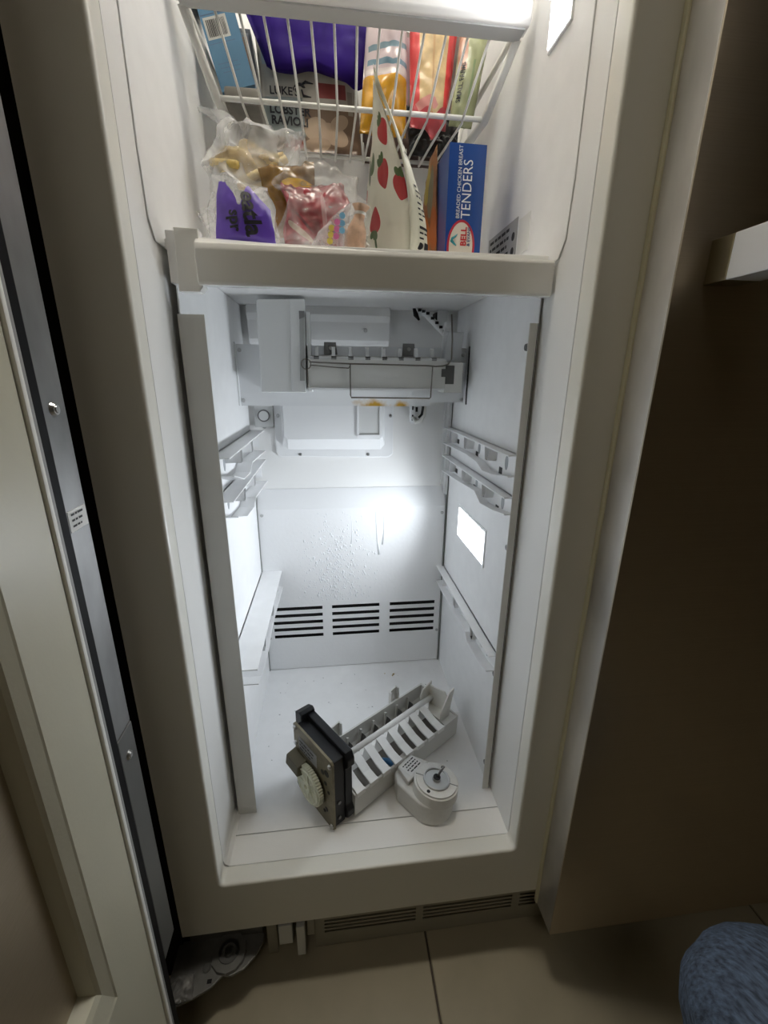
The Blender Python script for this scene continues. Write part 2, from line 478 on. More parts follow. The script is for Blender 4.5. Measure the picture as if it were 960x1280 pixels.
# ================================================================== FREEZER CABINET
ZF = .2123
TOP = 2.03
fz = root('freezer_cabinet', (0, .25, 0), 'open white freezer compartment with cream front frame and glowing lamp panel', 'freezer')
# front frame: U-shaped band with rounded inner edge
bm = bmesh.new()
outer = [(-.2835, TOP), (-.2835, .1227), (.2669, .1227), (.2669, TOP), (.22, TOP), (.22, .22), (-.22, .22), (-.22, TOP)]
t = bmesh.new()
vf = [t.verts.new((x, 0, z)) for x, z in outer]
back = [(-.2835, TOP), (-.2835, .1227), (.2669, .1227), (.2669, TOP), (.2222, TOP), (.2222, .2135), (-.2222, .2135), (-.2222, TOP)]
vb = [t.verts.new((x, .0295, z)) for x, z in back]
t.faces.new(vf); t.faces.new(vb[::-1])
for i in range(8): t.faces.new((vf[i], vb[i], vb[(i + 1) % 8], vf[(i + 1) % 8]))
bmesh.ops.recalc_face_normals(t, faces=t.faces[:])
t.verts.ensure_lookup_table()
inner = {4, 5, 6, 7}
corner = [e for e in t.edges if {e.verts[0].index, e.verts[1].index} in ({5, 13}, {6, 14})]
bmesh.ops.bevel(t, geom=corner, offset=.007, segments=4, profile=.5, affect='EDGES')
sel = [e for e in t.edges if all(abs(v.co.y) < 1e-6 for v in e.verts) and any(abs(v.co.x) < .2201 for v in e.verts)
       and all(abs(v.co.x) < .2202 for v in e.verts) and all(v.co.z > .2 for v in e.verts)
       and not all(abs(v.co.z - TOP) < 1e-5 for v in e.verts)]
bmesh.ops.bevel(t, geom=sel, offset=.0045, segments=4, profile=.5, affect='EDGES')
join(bm, t)
obj('front_frame', bm, FRAME, fz, 'auto')
B('frame_bottom_lip', DARK, fz, (-.2835, .2669, .004, .03, .118, .1227))
# liner shells (2 mm recessed groove behind the frame)
B('groove_strip', DARK, fz, (-.2262, -.2236, .0285, .033, .2, TOP), (.2236, .2262, .0285, .033, .2, TOP), (-.2236, .2236, .0285, .033, .2055, .2100))
B('left_liner', WHITE, fz, (-.2264, -.2224, .0312, .53, .205, TOP), bev=.0006)
B('right_liner', WHITE, fz, (.2224, .2264, .0312, .53, .205, TOP), bev=.0006)
B('sill_plate', WHITE, fz, (-.2224, .2224, .0312, .0758, .2055, ZF), bev=.0008)
B('compartment_floor', SHEET, fz, (-.2224, .2224, .0772, .53, .2055, ZF), bev=.0008)
B('back_liner', WHITE, fz, (-.2264, .2264, .500, .512, .2055, TOP))
B('roof_liner', WHITE, fz, (-.2264, .2264, .0312, .53, TOP - .02, TOP))
B('outer_shell', M('cabinet_grey', (.12, .12, .12), .5, .6), fz, (-.2835, -.2270, .0295, .55, .1227, TOP), (.2270, .2669, .0295, .55, .1227, TOP), (-.2835, .2669, .53, .56, .1227, TOP), (-.2835, .2669, .0295, .56, .1227, .2040), (-.2835, .2669, .0, .56, TOP, TOP + .03))
# corner fillets of the floor on the left
bm = bmesh.new(); prism(bm, [(-.2224, ZF), (-.2224, ZF + .012), (-.2195, ZF + .0045), (-.214, ZF)], AY, .0312, .115); obj('corner_fillet', bm, WHITE, fz)
# upper inner liner, stepped 3 mm proud
for sgn, nm in ((-1, 'upper_left_liner'), (1, 'upper_right_liner')):
    bm = bmesh.new()
    prism(bm, [(.073, TOP - .021), (.070, 1.12), (.074, 1.065), (.086, 1.048), (.50, 1.048), (.50, TOP - .021)], lambda p, q, a: Vector((a, p, q)), sgn * .2223, sgn * .2206, bev=.0012)
    obj(nm, bm, SHEET, fz)
# side panels of the lower compartment: thin sheets with a front flange
B('side_panel', SHEET, fz, (-.2150, -.2135, .114, .486, ZF, 1.0445), label='left inner side sheet')
B('side_panel', SHEET, fz, (.2182, .2197, .114, .486, ZF, 1.0445), label='right inner side sheet')
B('panel_flange', FLANGE, fz, (-.2168, -.1870, .112, .1140, ZF, .9825), bev=.0004, label='wide cream front flange of the left side sheet')
B('panel_flange', FLANGE, fz, (.2070, .2176, .112, .1140, ZF, .9825), bev=.0004, label='narrow front flange of the right side sheet')
B('flange_gap', DARK, fz, (.2176, .2186, .1125, .1145, ZF, .9825))
# vent panel: ten slats between fifteen slots, pieces proud of a dark cavity
VP = .485
slots_x = ((-.195, -.0775), (-.0545, .0612), (.0868, .2000))
z_sl = [.302 + .0188 * k for k in range(5)]
SH = .0092
vbm = bmesh.new()
xl, xr = -.2115, .2130
box(vbm, xl, xr, VP, VP + .0016, ZF + .0015, z_sl[0])
box(vbm, xl, xr, VP, VP + .0016, z_sl[-1] + SH, .632)
for a, b in ((xl, slots_x[0][0]), (slots_x[0][1], slots_x[1][0]), (slots_x[1][1], slots_x[2][0]), (slots_x[2][1], xr)):
    box(vbm, a, b, VP, VP + .0016, z_sl[0], z_sl[-1] + SH)
prism(vbm, [(VP, .632), (VP + .0016, .632), (.4995, .676), (.4985, .676)], AX, xl, xr)
vent = obj('vent_panel', vbm, FROSTP, fz)
for a, b in slots_x:
    for k in range(4):
        bm = bmesh.new(); box(bm, a - .0002, b + .0002, VP, VP + .0016, z_sl[k] + SH, z_sl[k + 1])
        obj('slat', bm, PANELW, vent)
B('vent_cavity', DARK, fz, (xl, xr, .4985, .4998, .28, .41))
EDGE = M('edge_shadow', (.30, .31, .30), .5)  # grey for the corner strips, edge shade put into the colour
B('panel_edge_shade', EDGE, fz, (-.2134, -.2118, .482, .486, ZF, .66))
B('panel_edge_shade', EDGE, fz, (.2136, .2150, .482, .486, ZF, .66))
# condensation on the vent panel
bm = bmesh.new()
rr = random.Random(3)
for k in range(1700):
    x = rr.gauss(-.040, .040); z = rr.gauss(.470, .065)
    if not (-.19 < x < .09 and .402 < z < .625): continue
    s = rr.uniform(.0005, .0019) if k % 9 else rr.uniform(.0018, .0030)
    blob(bm, (x, VP + .0003, z), s, (1, .45, rr.uniform(.8, 2.2)), sub=1)
obj('frost_bead', bm, FROST, vent, True, kind='stuff')
for pts, r in (([(.052, VP, .622), (.054, VP, .58), (.056, VP, .545), (.060, VP, .515)], .0028), ([(.071, VP, .618), (.0715, VP, .575), (.067, VP, .54)], .0022),
               ([(-.005, VP, .61), (-.003, VP, .575), (-.006, VP, .545)], .0012)):
    bm = bmesh.new(); sweep(bm, pts, [r * .5] + [r * .8] * (len(pts) - 2) + [r * 1.15], 8)
    for v in bm.verts: v.co.y = VP + (v.co.y - VP) * .5; v.co.x += .0008 * noise.noise(v.co * 140)
    obj('frost_drip', bm, FROST, vent, True)
# screws
def screw_fn(bm):
    cyl(bm, (0, .001, 0), (0, -1, 0), .0042, .0032, 14, .0030); box(bm, -.0026, .0026, -.0026, -.0018, -.0004, .0004); box(bm, -.0004, .0004, -.0026, -.0018, -.0026, .0026)
SCREW = local_mesh(screw_fn, STEEL, 'screw')
for p in ((-.2035, VP, .619), (.207, VP, .615), (-.206, VP, .304), (.209, VP, .301)): inst('screw', SCREW, p, vent)
# back wall: raised duct cover with a window, screws, sensor
bm = bmesh.new(); pl = [(-.164, .93), (-.164, .757), (-.156, .749), (.080, .745), (.090, .753), (.089, .93)]
prism(bm, pl, AY, .4955, .5005, bev=.001)
duct = obj('duct_plate', bm, PANELW, fz)
bm = bmesh.new()
tb = bmesh.new()
fr = [(-.1425, .93), (-.1430, .795), (-.137, .789), (.058, .788), (.064, .794), (.064, .93)]
bk = [(-.150, .93), (-.150, .772), (-.138, .764), (.062, .762), (.071, .772), (.071, .93)]
a = [tb.verts.new((x, .476, z)) for x, z in fr]; b = [tb.verts.new((x, .4960, z)) for x, z in bk]
tb.faces.new(a); tb.faces.new(b[::-1])
for i in range(6): tb.faces.new((a[i], b[i], b[(i + 1) % 6], a[(i + 1) % 6]))
bmesh.ops.recalc_face_normals(tb, faces=tb.faces[:]); join(bm, tb)
obj('duct_cover', bm, PANELW, fz)
bm = bmesh.new()
for b_ in ((.009, .013, .797, .86), (.0565, .0605, .797, .86), (.009, .0605, .794, .798)): box(bm, b_[0], b_[1], .4715, .4765, b_[2], b_[3], bev=.0006)
obj('cover_window_frame', bm, PANELW, fz)
B('cover_window', GREYW, fz, (.013, .0565, .4745, .4765, .798, .86))
for p in ((-.156, .4957, .836), (.0835, .4957, .8355), (-.1137, .4957, .7535), (.0343, .4957, .752), (-.186, .4995, .812)): inst('screw', SCREW, p, fz)
sp = B('sensor_plate', GREYW, fz, (-.204, -.165, .494, .5005, .812, .87), bev=.001)
bm = bmesh.new(); cyl(bm, (-.1845, .4945, .836), (0, -1, 0), .0125, .004, 24); obj('sensor_ring', bm, STEELD, fz)
bm = bmesh.new(); cyl(bm, (-.1845, .4910, .836), (0, -1, 0), .0100, .0025, 24, bev=.0008); obj('sensor_button', bm, GREYW, fz)
# upper back of the ice compartment: stepped duct box
bm = bmesh.new()
prism(bm, [(.500, 1.0455), (.470, 1.0455), (.466, 1.030), (.472, 1.018), (.476, .985), (.482, .978), (.5, .97)], AX, -.20, .076, bev=.001)
obj('upper_duct', bm, WHITE, fz)
inst('screw', SCREW, (.028, .4735, 1.004), fz)
B('wall_connector', BLACK, fz, (-.184, -.173, .478, .50, .992, 1.016), bev=.001)
B('back_corner_strip', GREYW, fz, (.2025, .2085, .492, .4995, .68, .90), (.2085, .2150, .480, .4995, .66, .99))

HOLEM = M('hole_grey', (.36, .38, .40), .6)
# rails on the two side sheets
def rail(name, side, xw, xi, y0, y1, ztop, bot, holes, mat=SHEET):
    """xw wall x, xi inner x; bot: (y,z) profile of the lower flange from back to front"""
    bm = bmesh.new()
    lo, hi = min(xw, xi), max(xw, xi)
    # top flange, chamfered at its front tip
    yc = y0 + .05
    prism(bm, [(y0, xw), (y1, xw), (y1, xi), (yc if side > 0 else y0 + .0, xi), (y0, xi if side < 0 else xw + (xi - xw) * .9)], lambda p, q, a: Vector((q, p, a)), ztop - .0018, ztop)
    # back plate on the wall
    zb = min(z for _, z in bot)
    th = .002 * (1 if xi > xw else -1)
    poly = [(y0, ztop), (y1, ztop)] + bot
    prism(bm, poly, AX, xw, xw + th)
    # lower stepped flange
    t2 = .0018
    for (ya, za), (yb, zb_) in zip(bot, bot[1:]):
        prism(bm, [(ya, za), (ya, za + t2), (yb, zb_ + t2), (yb, zb_)], AX, xw, xi)
    # back end and small stiffening webs
    o = obj(name, bm, mat, fz)
    ribs = [y1 - .06, (y0 + y1) / 2 + .02, y0 + .085]
    for k, yy in enumerate(ribs):
        bm = bmesh.new()
        zz = min(z for y_, z in bot if abs(y_ - yy) < .2)
        tri = [(yy - .012, ztop - .001), (yy - .006, ztop - .022), (yy + .006, ztop - .022), (yy + .012, ztop - .001)] if k else [(yy - .001, ztop - .001), (yy - .001, ztop - .026), (yy + .001, ztop - .026), (yy + .001, ztop - .001)]
        if k:
            a0 = xi - th * .6
            for (p, q), (p2, q2) in zip(tri, tri[1:]):
                prism(bm, [(p, q), (p2, q2), (p2 + .0012, q2), (p + .0012, q)], AX, xw + th, a0)
        else:
            prism(bm, tri, AX, xw + th, xi - th)
        obj('rail_web', bm, mat, o)
    for yy, zz, rz, dk in holes:
        bm = bmesh.new()
        if dk: box(bm, min(xw + th, xw + th * 1.3), max(xw + th, xw + th * 1.3), yy - .006, yy + .006, zz - rz, zz + rz)
        else:
            cy = bmesh.new()
            cyl(cy, (0, 0, 0), (1 if th > 0 else -1, 0, 0), 1, 0.0006, 20)
            for v in cy.verts: v.co = Vector((xw + th + v.co.x * .5, yy + v.co.y * .006, zz + v.co.z * rz))
            join(bm, cy)
        obj('rail_slot' if dk else 'rail_hole', bm, BLACK if dk else HOLEM, o)
    return o
for zt, dz in ((.8120, 0), (.7500, 1)):
    if dz == 0: bot = [(.488, .776), (.314, .779), (.255, .776), (.232, .766), (.176, .772), (.118, .788)][:6]; bot = [(.488, .776), (.314, .780), (.255, .777), (.225, .768), (.176, .772), (.120, .782)]
    else: bot = [(.488, .714), (.367, .719), (.256, .726), (.223, .713), (.167, .718), (.120, .726)]
    rail('shelf_rail', 1, .2182, .2005, .128, .488, zt, bot, [(.46, zt - .014, .008, 0), (.29, zt - .016, .010, 0), (.165, zt - .018, .011, 0), (.42, zt - .022, .0045, 1), (.30, zt - .028, .005, 1), (.185, zt - .034, .0055, 1)])
rail('shelf_rail', 1, .2182, .1995, .128, .488, .4800, [(.488, .440), (.321, .443), (.245, .449), (.228, .438), (.165, .442), (.128, .450)], [(.36, .462, .008, 0), (.17, .460, .010, 0), (.20, .456, .006, 1)])
for zt, bot in ((.8070, [(.488, .762), (.328, .768), (.304, .755), (.245, .757), (.180, .776)]), (.7450, [(.488, .696), (.333, .702), (.309, .690), (.245, .694), (.180, .714)])):
    rail('shelf_rail', -1, -.2135, -.1855, .160, .488, zt, bot, [(.235, zt - .020, .014, 0), (.40, zt - .018, .009, 0)])
rail('shelf_rail', -1, -.2135, -.1680, .130, .490, .4830, [(.490, .440), (.300, .452), (.243, .441), (.160, .446), (.130, .455)], [(.25, .462, .008, 0), (.18, .458, .007, 0)])
for p in ((.2055, .1175, .955), (.2075, .1175, .672), (.2075, .1175, .445), (.2075, .1175, .256)):
    bm = bmesh.new(); cyl(bm, (p[0] + .010, p[1] + .010, p[2]), (-1, 0, 0), .0055, .005, 14, .0042); obj('rivet', bm, STEELD, fz)
# lamp panels
lp = B('lamp_panel', PANELW, fz, (.2166, .2182, .226, .391, .592, .663), bev=.0004)
bm = bmesh.new(); box(bm, .2158, .2167, .231, .386, .5975, .6575); obj('lamp_lens', bm, LENS, lp)
STUD = M('lens_stud_glow', (.8, .8, .7), .4, emis=((1.0, .85, .55), 1.1))
for k in range(5):
    bm = bmesh.new(); cyl(bm, (.2157, .25 + .029 * k, .618 + .003 * (k % 2)), (-1, 0, 0), .0028, .0006, 10); obj('lens_stud', bm, STUD, lp)
lp = B('lamp_panel', PANELW, fz, (.2180, .2207, .114, .168, 1.279, 1.53), bev=.0004, label='tall lamp panel on the upper right wall')
bm = bmesh.new(); box(bm, .2172, .2184, .1165, .1655, 1.2825, 1.526); obj('lamp_lens', bm, LENSH, lp)
lp = B('lamp_panel', PANELW, fz, (-.12, .16, .045, .115, TOP - .032, TOP - .02), bev=.002, label='lamp panel in the freezer roof')
bm = bmesh.new(); box(bm, -.11, .15, .05, .11, TOP - .034, TOP - .031); obj('lamp_lens', bm, LENST, lp)
# rating stickers on the right wall just above the shelf
SW = flat((.2203, .330, 1.062), (0, -1, 0), (0, 0, 1))
bm = bmesh.new(); box(bm, .2198, .2206, .215, .330, 1.062, 1.130)
st = obj('rating_label', bm, M('label_silver', (.42, .42, .42), .35), fz)
for k in range(5):
    strokes('label_print', SW, .008, .060 - .010 * k, .084 - .006 * (k % 3), .0042, st, .0007, k)
bm = bmesh.new(); cyl(bm, SW(.1025, .047, .0004), (-1, 0, 0), .0055, .0003, 18); cyl(bm, SW(.1025, .028, .0004), (-1, 0, 0), .0055, .0003, 18); obj('approval_mark', bm, INK, st)
bm = bmesh.new(); box(bm, .2198, .2206, .174, .210, 1.080, 1.124)
obj('white_label', bm, LABELW, fz)

# ================================================================== FREEZER SHELF (roof of the ice compartment)
ZS = 1.056
sh = root('freezer_shelf', (0, .3, ZS), 'glossy white freezer shelf with thick rounded front trim above the ice maker', 'shelf')
B('shelf_plate', WHITE, sh, (-.2185, .2185, .105, .499, 1.0455, ZS), bev=.001)
bm = bmesh.new()
prof = [(.105, 1.010), (.0905, 1.0095), (.0885, 1.0125), (.0880, 1.044), (.0895, 1.0505), (.096, 1.0555), (.110, 1.0600), (.126, 1.0620), (.136, ZS), (.136, 1.0455), (.109, 1.0445)]
prism(bm, prof, AX, -.184, .219, bev=.0013, seg=3)
# round the upper right end
for v in bm.verts:
    if v.co.x > .19 and v.co.z > 1.048:
        v.co.z -= max(0, (v.co.x - .197)) * .75 * min(1, (v.co.z - 1.048) / .012)
obj('front_trim', bm, TRIM, sh, 'auto')
bm = bmesh.new(); prism(bm, [(-.2065, 1.0030), (-.1845, 1.0030), (-.1800, 1.0085), (-.1800, 1.0640), (-.2050, 1.0645)], AY, .0945, .112, bev=.0012); obj('end_bracket', bm, TRIM, sh)
B('bracket_tab', WHITE, sh, (-.2155, -.2062, .100, .125, 1.012, 1.0630), bev=.001)

# ================================================================== MOUNTED ICE MAKER
ICE_BASE = Vector((0.02, .40, .886))
im = root('ice_maker', ICE_BASE, 'white ice maker fixed at the back under the shelf with a rust-stained bracket', 'ice maker')
bm = bmesh.new()
prism(bm, [(-.2115, .8615), (.150, .8615), (.150, .8690), (.2175, .8690), (.2175, .970), (-.2115, .970)], AY, .4080, .4100)
br = obj('mounting_bracket', bm, rust_sheet(), im)
B('bracket_flange', PANELW, im, (-.2130, -.2115, .396, .4095, .862, .973), (.2170, .2178, .390, .4095, .866, .973))
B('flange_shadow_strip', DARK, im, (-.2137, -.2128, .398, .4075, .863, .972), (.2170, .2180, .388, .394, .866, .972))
for p in ((-.207, .4080, .960), (-.207, .4080, .871), (.2115, .4080, .958), (.2135, .4080, .875)): inst('screw', SCREW, p, br)
# cover of the drive module
bm = bmesh.new()
prism(bm, [(-.1645, 1.0340), (-.1615, 1.0372), (-.0840, 1.0405), (-.0885, .8875), (-.1655, .8875)], AY, .360, .4078, bev=.0022, seg=3)
cov = obj('module_cover', bm, GREYW, im, 'auto')
bm = bmesh.new(); prism(bm, [(-.1085, 1.0385), (-.0838, 1.0398), (-.0880, .8885), (-.1130, .8885)], AY, .3586, .362, bev=.0008); obj('cover_band', bm, GREYW, cov)
bm = bmesh.new(); prism(bm, [(-.0935, 1.018), (-.0850, 1.018), (-.0890, .908), (-.0975, .908)], AY, .3578, .3590); obj('arm_slot', bm, M('slot_grey', (.40, .41, .40), .5), cov)
bm = bmesh.new(); prism(bm, [(-.0942, 1.021), (-.0848, 1.021), (-.0848, 1.012), (-.0942, 1.008)], AY, .3570, .3592); obj('slot_shade', bm, STEELD, cov)
B('cover_edge_plate', PANELW, im, (-.0835, -.0770, .370, .4078, .8885, 1.022), bev=.0006)
# tray
bm = bmesh.new()
prism(bm, [(.360, .946), (.358, .9445), (.358, .897), (.364, .893), (.400, .893), (.4065, .90), (.4065, .953), (.404, .953), (.404, .945), (.398, .915), (.383, .903), (.370, .912), (.364, .94), (.364, .9465)], AX, -.0825, .1660)
obj('ice_tray', bm, TRAYG, im)
B('tray_end_block', TRAYG, im, (.1640, .1975, .3575, .4065, .8890, .9425), bev=.0012)
B('thermostat_slot', M('slot_dark', (.10, .10, .095), .6), im, (.1650, .1812, .3566, .3580, .9045, .9370), (.1575, .1655, .3566, .3580, .917, .931))
B('stripper_rail', GREYW, im, (-.0810, .1640, .358, .372, .9440, .9490), bev=.0012)
B('tray_lip', PANELW, im, (-.0825, .1640, .3560, .359, .8930, .8965))
fm = bmesh.new(); prism(fm, [(.000, .949), (.005, .966), (.011, .968), (.016, .949)], lambda p, q, a: Vector((a, .372 + p, q)), -.0032, .0032, bev=.0008)
bmesh.ops.translate(fm, verts=fm.verts[:], vec=(0, -.372, -.949))
fme = bpy.data.meshes.new('ejector_finger'); bmesh.ops.recalc_face_normals(fm, faces=fm.faces[:]); fm.to_mesh(fme); fm.free(); fme.materials.append(GREYW)
nm_ = local_mesh(lambda b: box(b, -.0045, .0045, -.001, .006, -.0040, .0016), STEELD, 'finger_notch')
for k in range(8):
    x = -.0675 + .03010 * k
    inst('ejector_finger', fme, (x, .3722, .948), im)
    inst('finger_notch', nm_, (x, .3590, .9485), im)
B('tray_shadow_gap', DARK, im, (-.079, .160, .3735, .3745, .9478, .9492))
for x0 in (-.055, .092):
    mp_ = bmesh.new(); prism(mp_, [(x0, .9545), (x0 + .025, .9545), (x0 + .0225, .976), (x0 + .001, .976)], AY, .404, .4075); o = obj('mounting_lug', mp_, STEELD, im); inst('screw', SCREW, (x0 + .0120, .4040, .966), o)
# fill cup and post
bm = bmesh.new(); prism(bm, [(.166, .944), (.198, .947), (.203, .996), (.173, .997)], AY, .383, .4065, bev=.001); obj('fill_cup', bm, M('milky_plastic', (.78, .80, .82), .3, trans=.25), im)
bm = bmesh.new(); prism(bm, [(.164, .946), (.168, .946), (.178, 1.014), (.170, 1.014)], AY, .396, .403, bev=.0006); prism(bm, [(.169, 1.004), (.180, 1.004), (.180, 1.014), (.170, 1.014)], AY, .388, .403, bev=.0006); obj('cup_post', bm, PANELW, im)
# bail arm
bm = bmesh.new()
sweep(bm, arc((-.0855, .936), .0085, 0, 6.2832, 18, lambda a, b: (a, .3530, b)), .0012, 6)
sweep(bm, [(-.084, .353, .928), (-.0835, .353, .905), (-.084, .353, .897)], .0011, 6)
sweep(bm, [(-.080, .353, .9395), (-.009, .3525, .9375), (.130, .3525, .9360), (.145, .3525, .9350), (.158, .3525, .9360), (.168, .3525, .9390), (.1735, .3525, .947), (.1735, .3535, .980), (.1700, .354, 1.022)], .0014, 7)
sweep(bm, [(-.079, .3535, .9345), (-.030, .353, .9310), (-.012, .3525, .9300), (-.0085, .3525, .9350)], .0011, 6)
sweep(bm, [(-.009, .3525, .9375), (-.009, .3525, .884), (-.0075, .3525, .880), (.136, .3525, .879), (.138, .3525, .881), (.1395, .3525, .936)], .0012, 7)
obj('bail_arm', bm, WIREM, im, True, label='thin steel wire shut-off arm')
# harness, plug and hose loop
hz = bmesh.new(); hpts = [(.134, .470, 1.040), (.146, .462, 1.036), (.160, .450, 1.020), (.172, .440, 1.006), (.182, .425, .992)]; sweep(hz, hpts, .006, 10); hn = obj('wire_harness', hz, PANELW, im, True)
for k in range(7):
    f = k / 6 * 3.5; i = int(f); p = Vector(hpts[i]).lerp(Vector(hpts[i + 1]), f - i)
    bm = bmesh.new(); box(bm, p.x - .0028, p.x + .0034, p.y - .0085, p.y - .0030, p.z - .0005, p.z + .0045); obj('harness_band', bm, BLACK, hn)
bm = bmesh.new(); sweep(bm, [(.124, .470, 1.046), (.127, .466, 1.034), (.134, .464, 1.024)], [.003, .005, .002], 8); obj('dark_plug', bm, BLACK, hn)
B('connector_block', GREYW, im, (.172, .192, .468, .5, 1.012, 1.044), bev=.001)
B('connector_gap', DARK, im, (.1690, .1715, .470, .4995, 1.020, 1.040))
bm = bmesh.new(); sweep(bm, [(.139, .455, .905), (.144, .455, .880), (.150, .458, .858), (.150, .46, .840), (.143, .462, .827), (.134, .465, .825), (.128, .470, .834), (.128, .478, .845)], .0042, 10); hs = obj('hose_loop', bm, WIREW, im, True)
bm = bmesh.new(); sweep(bm, [(.136, .449, .900), (.140, .449, .878), (.1455, .452, .857), (.144, .455, .842), (.138, .457, .835)], .0026, 8); obj('black_wire', bm, BLACK, hs)
bm = bmesh.new(); box(bm, .124, .142, .468, .492, .822, .868, bev=.002); obj('hose_socket', bm, PANELW, hs)
B('socket_slot', BLACK, hs, (.1255, .1285, .4668, .4685, .828, .840), (.1255, .1285, .4668, .4685, .850, .862), (.1330, .1375, .4668, .4685, .846, .856))

# ================================================================== WIRE BASKET
bk_ = root('wire_basket', (0, .33, 1.275), 'white coated wire freezer basket with thick front rim hanging above the shelf', 'basket')
bm = bmesh.new()
rim = [(.2125, 1.332), (.2085, 1.337), (.208, 1.353), (.213, 1.358), (.236, 1.358), (.240, 1.352), (.240, 1.337), (.234, 1.3325)]
prism(bm, rim, AX, -.2125, .2125, bev=.002, seg=3); obj('front_rim', bm, WHITE, bk_, 'auto')
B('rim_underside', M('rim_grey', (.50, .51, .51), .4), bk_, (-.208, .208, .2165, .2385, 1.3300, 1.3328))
ZB, YF, YB = 1.270, .288, .428
def wire(pts, r, name='wire'):
    bm = bmesh.new(); sweep(bm, pts, r, 7); return obj(name, bm, WIREW, bk_, True)
wire([(-.184, YF, ZB), (.186, YF, ZB)], .0033, 'front_cross_wire')
wire([(-.178, YB, ZB), (.172, YB, ZB)], .0030, 'back_cross_wire')
for s in (-1, 1):
    wire([(s * .207, .2385, 1.334), (s * .1855, YF, ZB - .001), (s * .176, YB, ZB - .001), (s * .20, .470, 1.345)], .0054, 'corner_wire')
    wire([(s * .207, .238, 1.346), (s * .204, .475, 1.346)], .0038, 'side_top_wire')
wire([(-.204, .475, 1.346), (.204, .475, 1.346)], .0038, 'back_top_wire')
for k in range(13):
    xt = -.1712 + .02855 * k; xb = -.1525 + .02545 * k; xq = -.1460 + .0240 * k
    wire([(xt, .2405, 1.336), (xb, YF - .003, ZB - .002), (xb + .0004, YF + .004, ZB - .0045), (xq, YB + .003, ZB - .0042), (xq * 1.10, .475, 1.346)], .0017)

# ------------------------------------------------ things in the basket
ZB0 = ZB - .0015
# blue carton, tilted against the left side
ux = Vector((math.cos(math.radians(15)), 0, math.sin(math.radians(15)))); uz = Vector((-math.sin(math.radians(15)), 0, math.cos(math.radians(15))))
bl = root('blue_carton', (-.170, .33, 1.2945), 'pale blue food carton with a white barcode panel leaning in the basket', 'box')
SB = flat((-.1850, .326, 1.2950), ux, uz)
mb = prints(M('blue_card', (.065, .165, .27), .45, var=.08, vscale=40), [('rect', .020, .112, .03, .018, 0, (.36, .36, .34)), ('rect', .0185, .0685, .0155, .012, 0, (.45, .45, .42)), ('rect', .022, .083, .022, .0007, 0, (.05, .09, .16)), ('rect', .020, .052, .018, .0005, 0, (.07, .13, .22)), ('rect', .020, .030, .014, .0005, 0, (.07, .13, .22)), ('rect', .022, .025, .014, .0005, 0, (.07, .13, .22)), ('rect', .022, .020, .012, .0005, 0, (.07, .13, .22))])
uvbox('carton_body', SB, .0475, .135, .075, mb, bl)
bm = bmesh.new(); xx = .006
rb = random.Random(5)
while xx < .031:
    wd = rb.choice((.0005, .0008, .0012)); a0 = xx
    v = [bm.verts.new(SB(a, b, .0003)) for a, b in ((a0, .059), (a0 + wd, .059), (a0 + wd, .0775), (a0, .0775))]; bm.faces.new(v); xx += wd + rb.choice((.0006, .001))
obj('barcode', bm, INK, bl, uv=True)
fp = root('flat_packet', (-.155, .345, ZB0), 'flat dull grey packet lying under the blue carton in the basket', 'packet')
bm = bmesh.new(); box(bm, -.178, -.132, .300, .395, ZB0 + .001, ZB0 + .0225, bev=.004); obj('packet_film', bm, M('dull_packet', (.16, .15, .13), .5, var=.2, vscale=50), fp, 'auto')
# grey carton behind the blue one
gc = root('grey_carton', (-.150, .36, ZB0), 'dark grey carton standing between the blue carton and the ravioli bag', 'box')
SG = flat((-.1520, .415, ZB0 + .0015), (1, 0, 0), (-.12, 0, 1))
uvbox('carton_body', SG, .018, .15, .05, prints(M('grey_card', (.10, .11, .13), .5), [('rect', .009, .09, .005, .055, 0, (.22, .24, .28)), ('rect', .006, .12, .006, .02, 0, (.32, .22, .16))]), gc)
# ravioli bag
YR = .418
rv = root('ravioli_bag', (-.06, YR, ZB0), 'white bag of lobster ravioli with black lettering standing at the basket back', 'bag')
rs = bagshape((-.136, YR, ZB0 + .002), (.018, YR, ZB0 + .002), (.006, YR + .01, 1.44), (-.148, YR + .01, 1.44), .006, .02, .0015, 4, fr=14)
rmat = prints(M('ravioli_film', (.40, .375, .32), .4), [('rect', .075, .030, .090, .031, 0, (.15, .095, .06)), ('rect', .032, .044, .032, .026, 0, (.22, .25, .24)), ('ell', .082, .030, .020, .016, .3, (.40, .30, .21)), ('ell', .110, .024, .024, .014, -.4, (.42, .31, .22)), ('ell', .080, .008, .024, .010, .2, (.36, .26, .18)), ('ell', .120, .040, .016, .010, .5, (.38, .28, .20)), ('ell', .045, .006, .016, .007, .2, (.26, .07, .05)),
     ('rect', .112, .082, .022, .010, 0, (.24, .05, .045)), ('rect', .019, .130, .013, .018, 0, (.33, .42, .47)), ('rect', .019, .142, .010, .004, 0, (.34, .10, .10)), ('rect', .140, .068, .004, .016, 0, (.26, .24, .20))])
bag('bag_film', rs, rmat, rv)
letters('lettering', "LUKE'S", .0155, rs[0], .013, .0775, -.04, INK, rv, bold=.02, off=.0012)
letters('lettering', 'LOBSTER', .0160, rs[0], .010, .0530, -.05, INK, rv, bold=.03, off=.0012)
letters('lettering', 'RAVIOLI', .0160, rs[0], .011, .0385, -.05, INK, rv, bold=.03, off=.0012)
letters('lettering', 'no', .023, rs[0], .009, .124, 0, INK, rv, bold=.02, off=.0012)
bm = bmesh.new()
SR = rs[0]
sweep(bm, [SR(.052 + .002 * i, .083 + .004 * math.sin(i * .35), .0014) for i in range(10)], [.0004, .0012, .002, .0022, .002, .0022, .0018, .0026, .0018, .0004], 6)
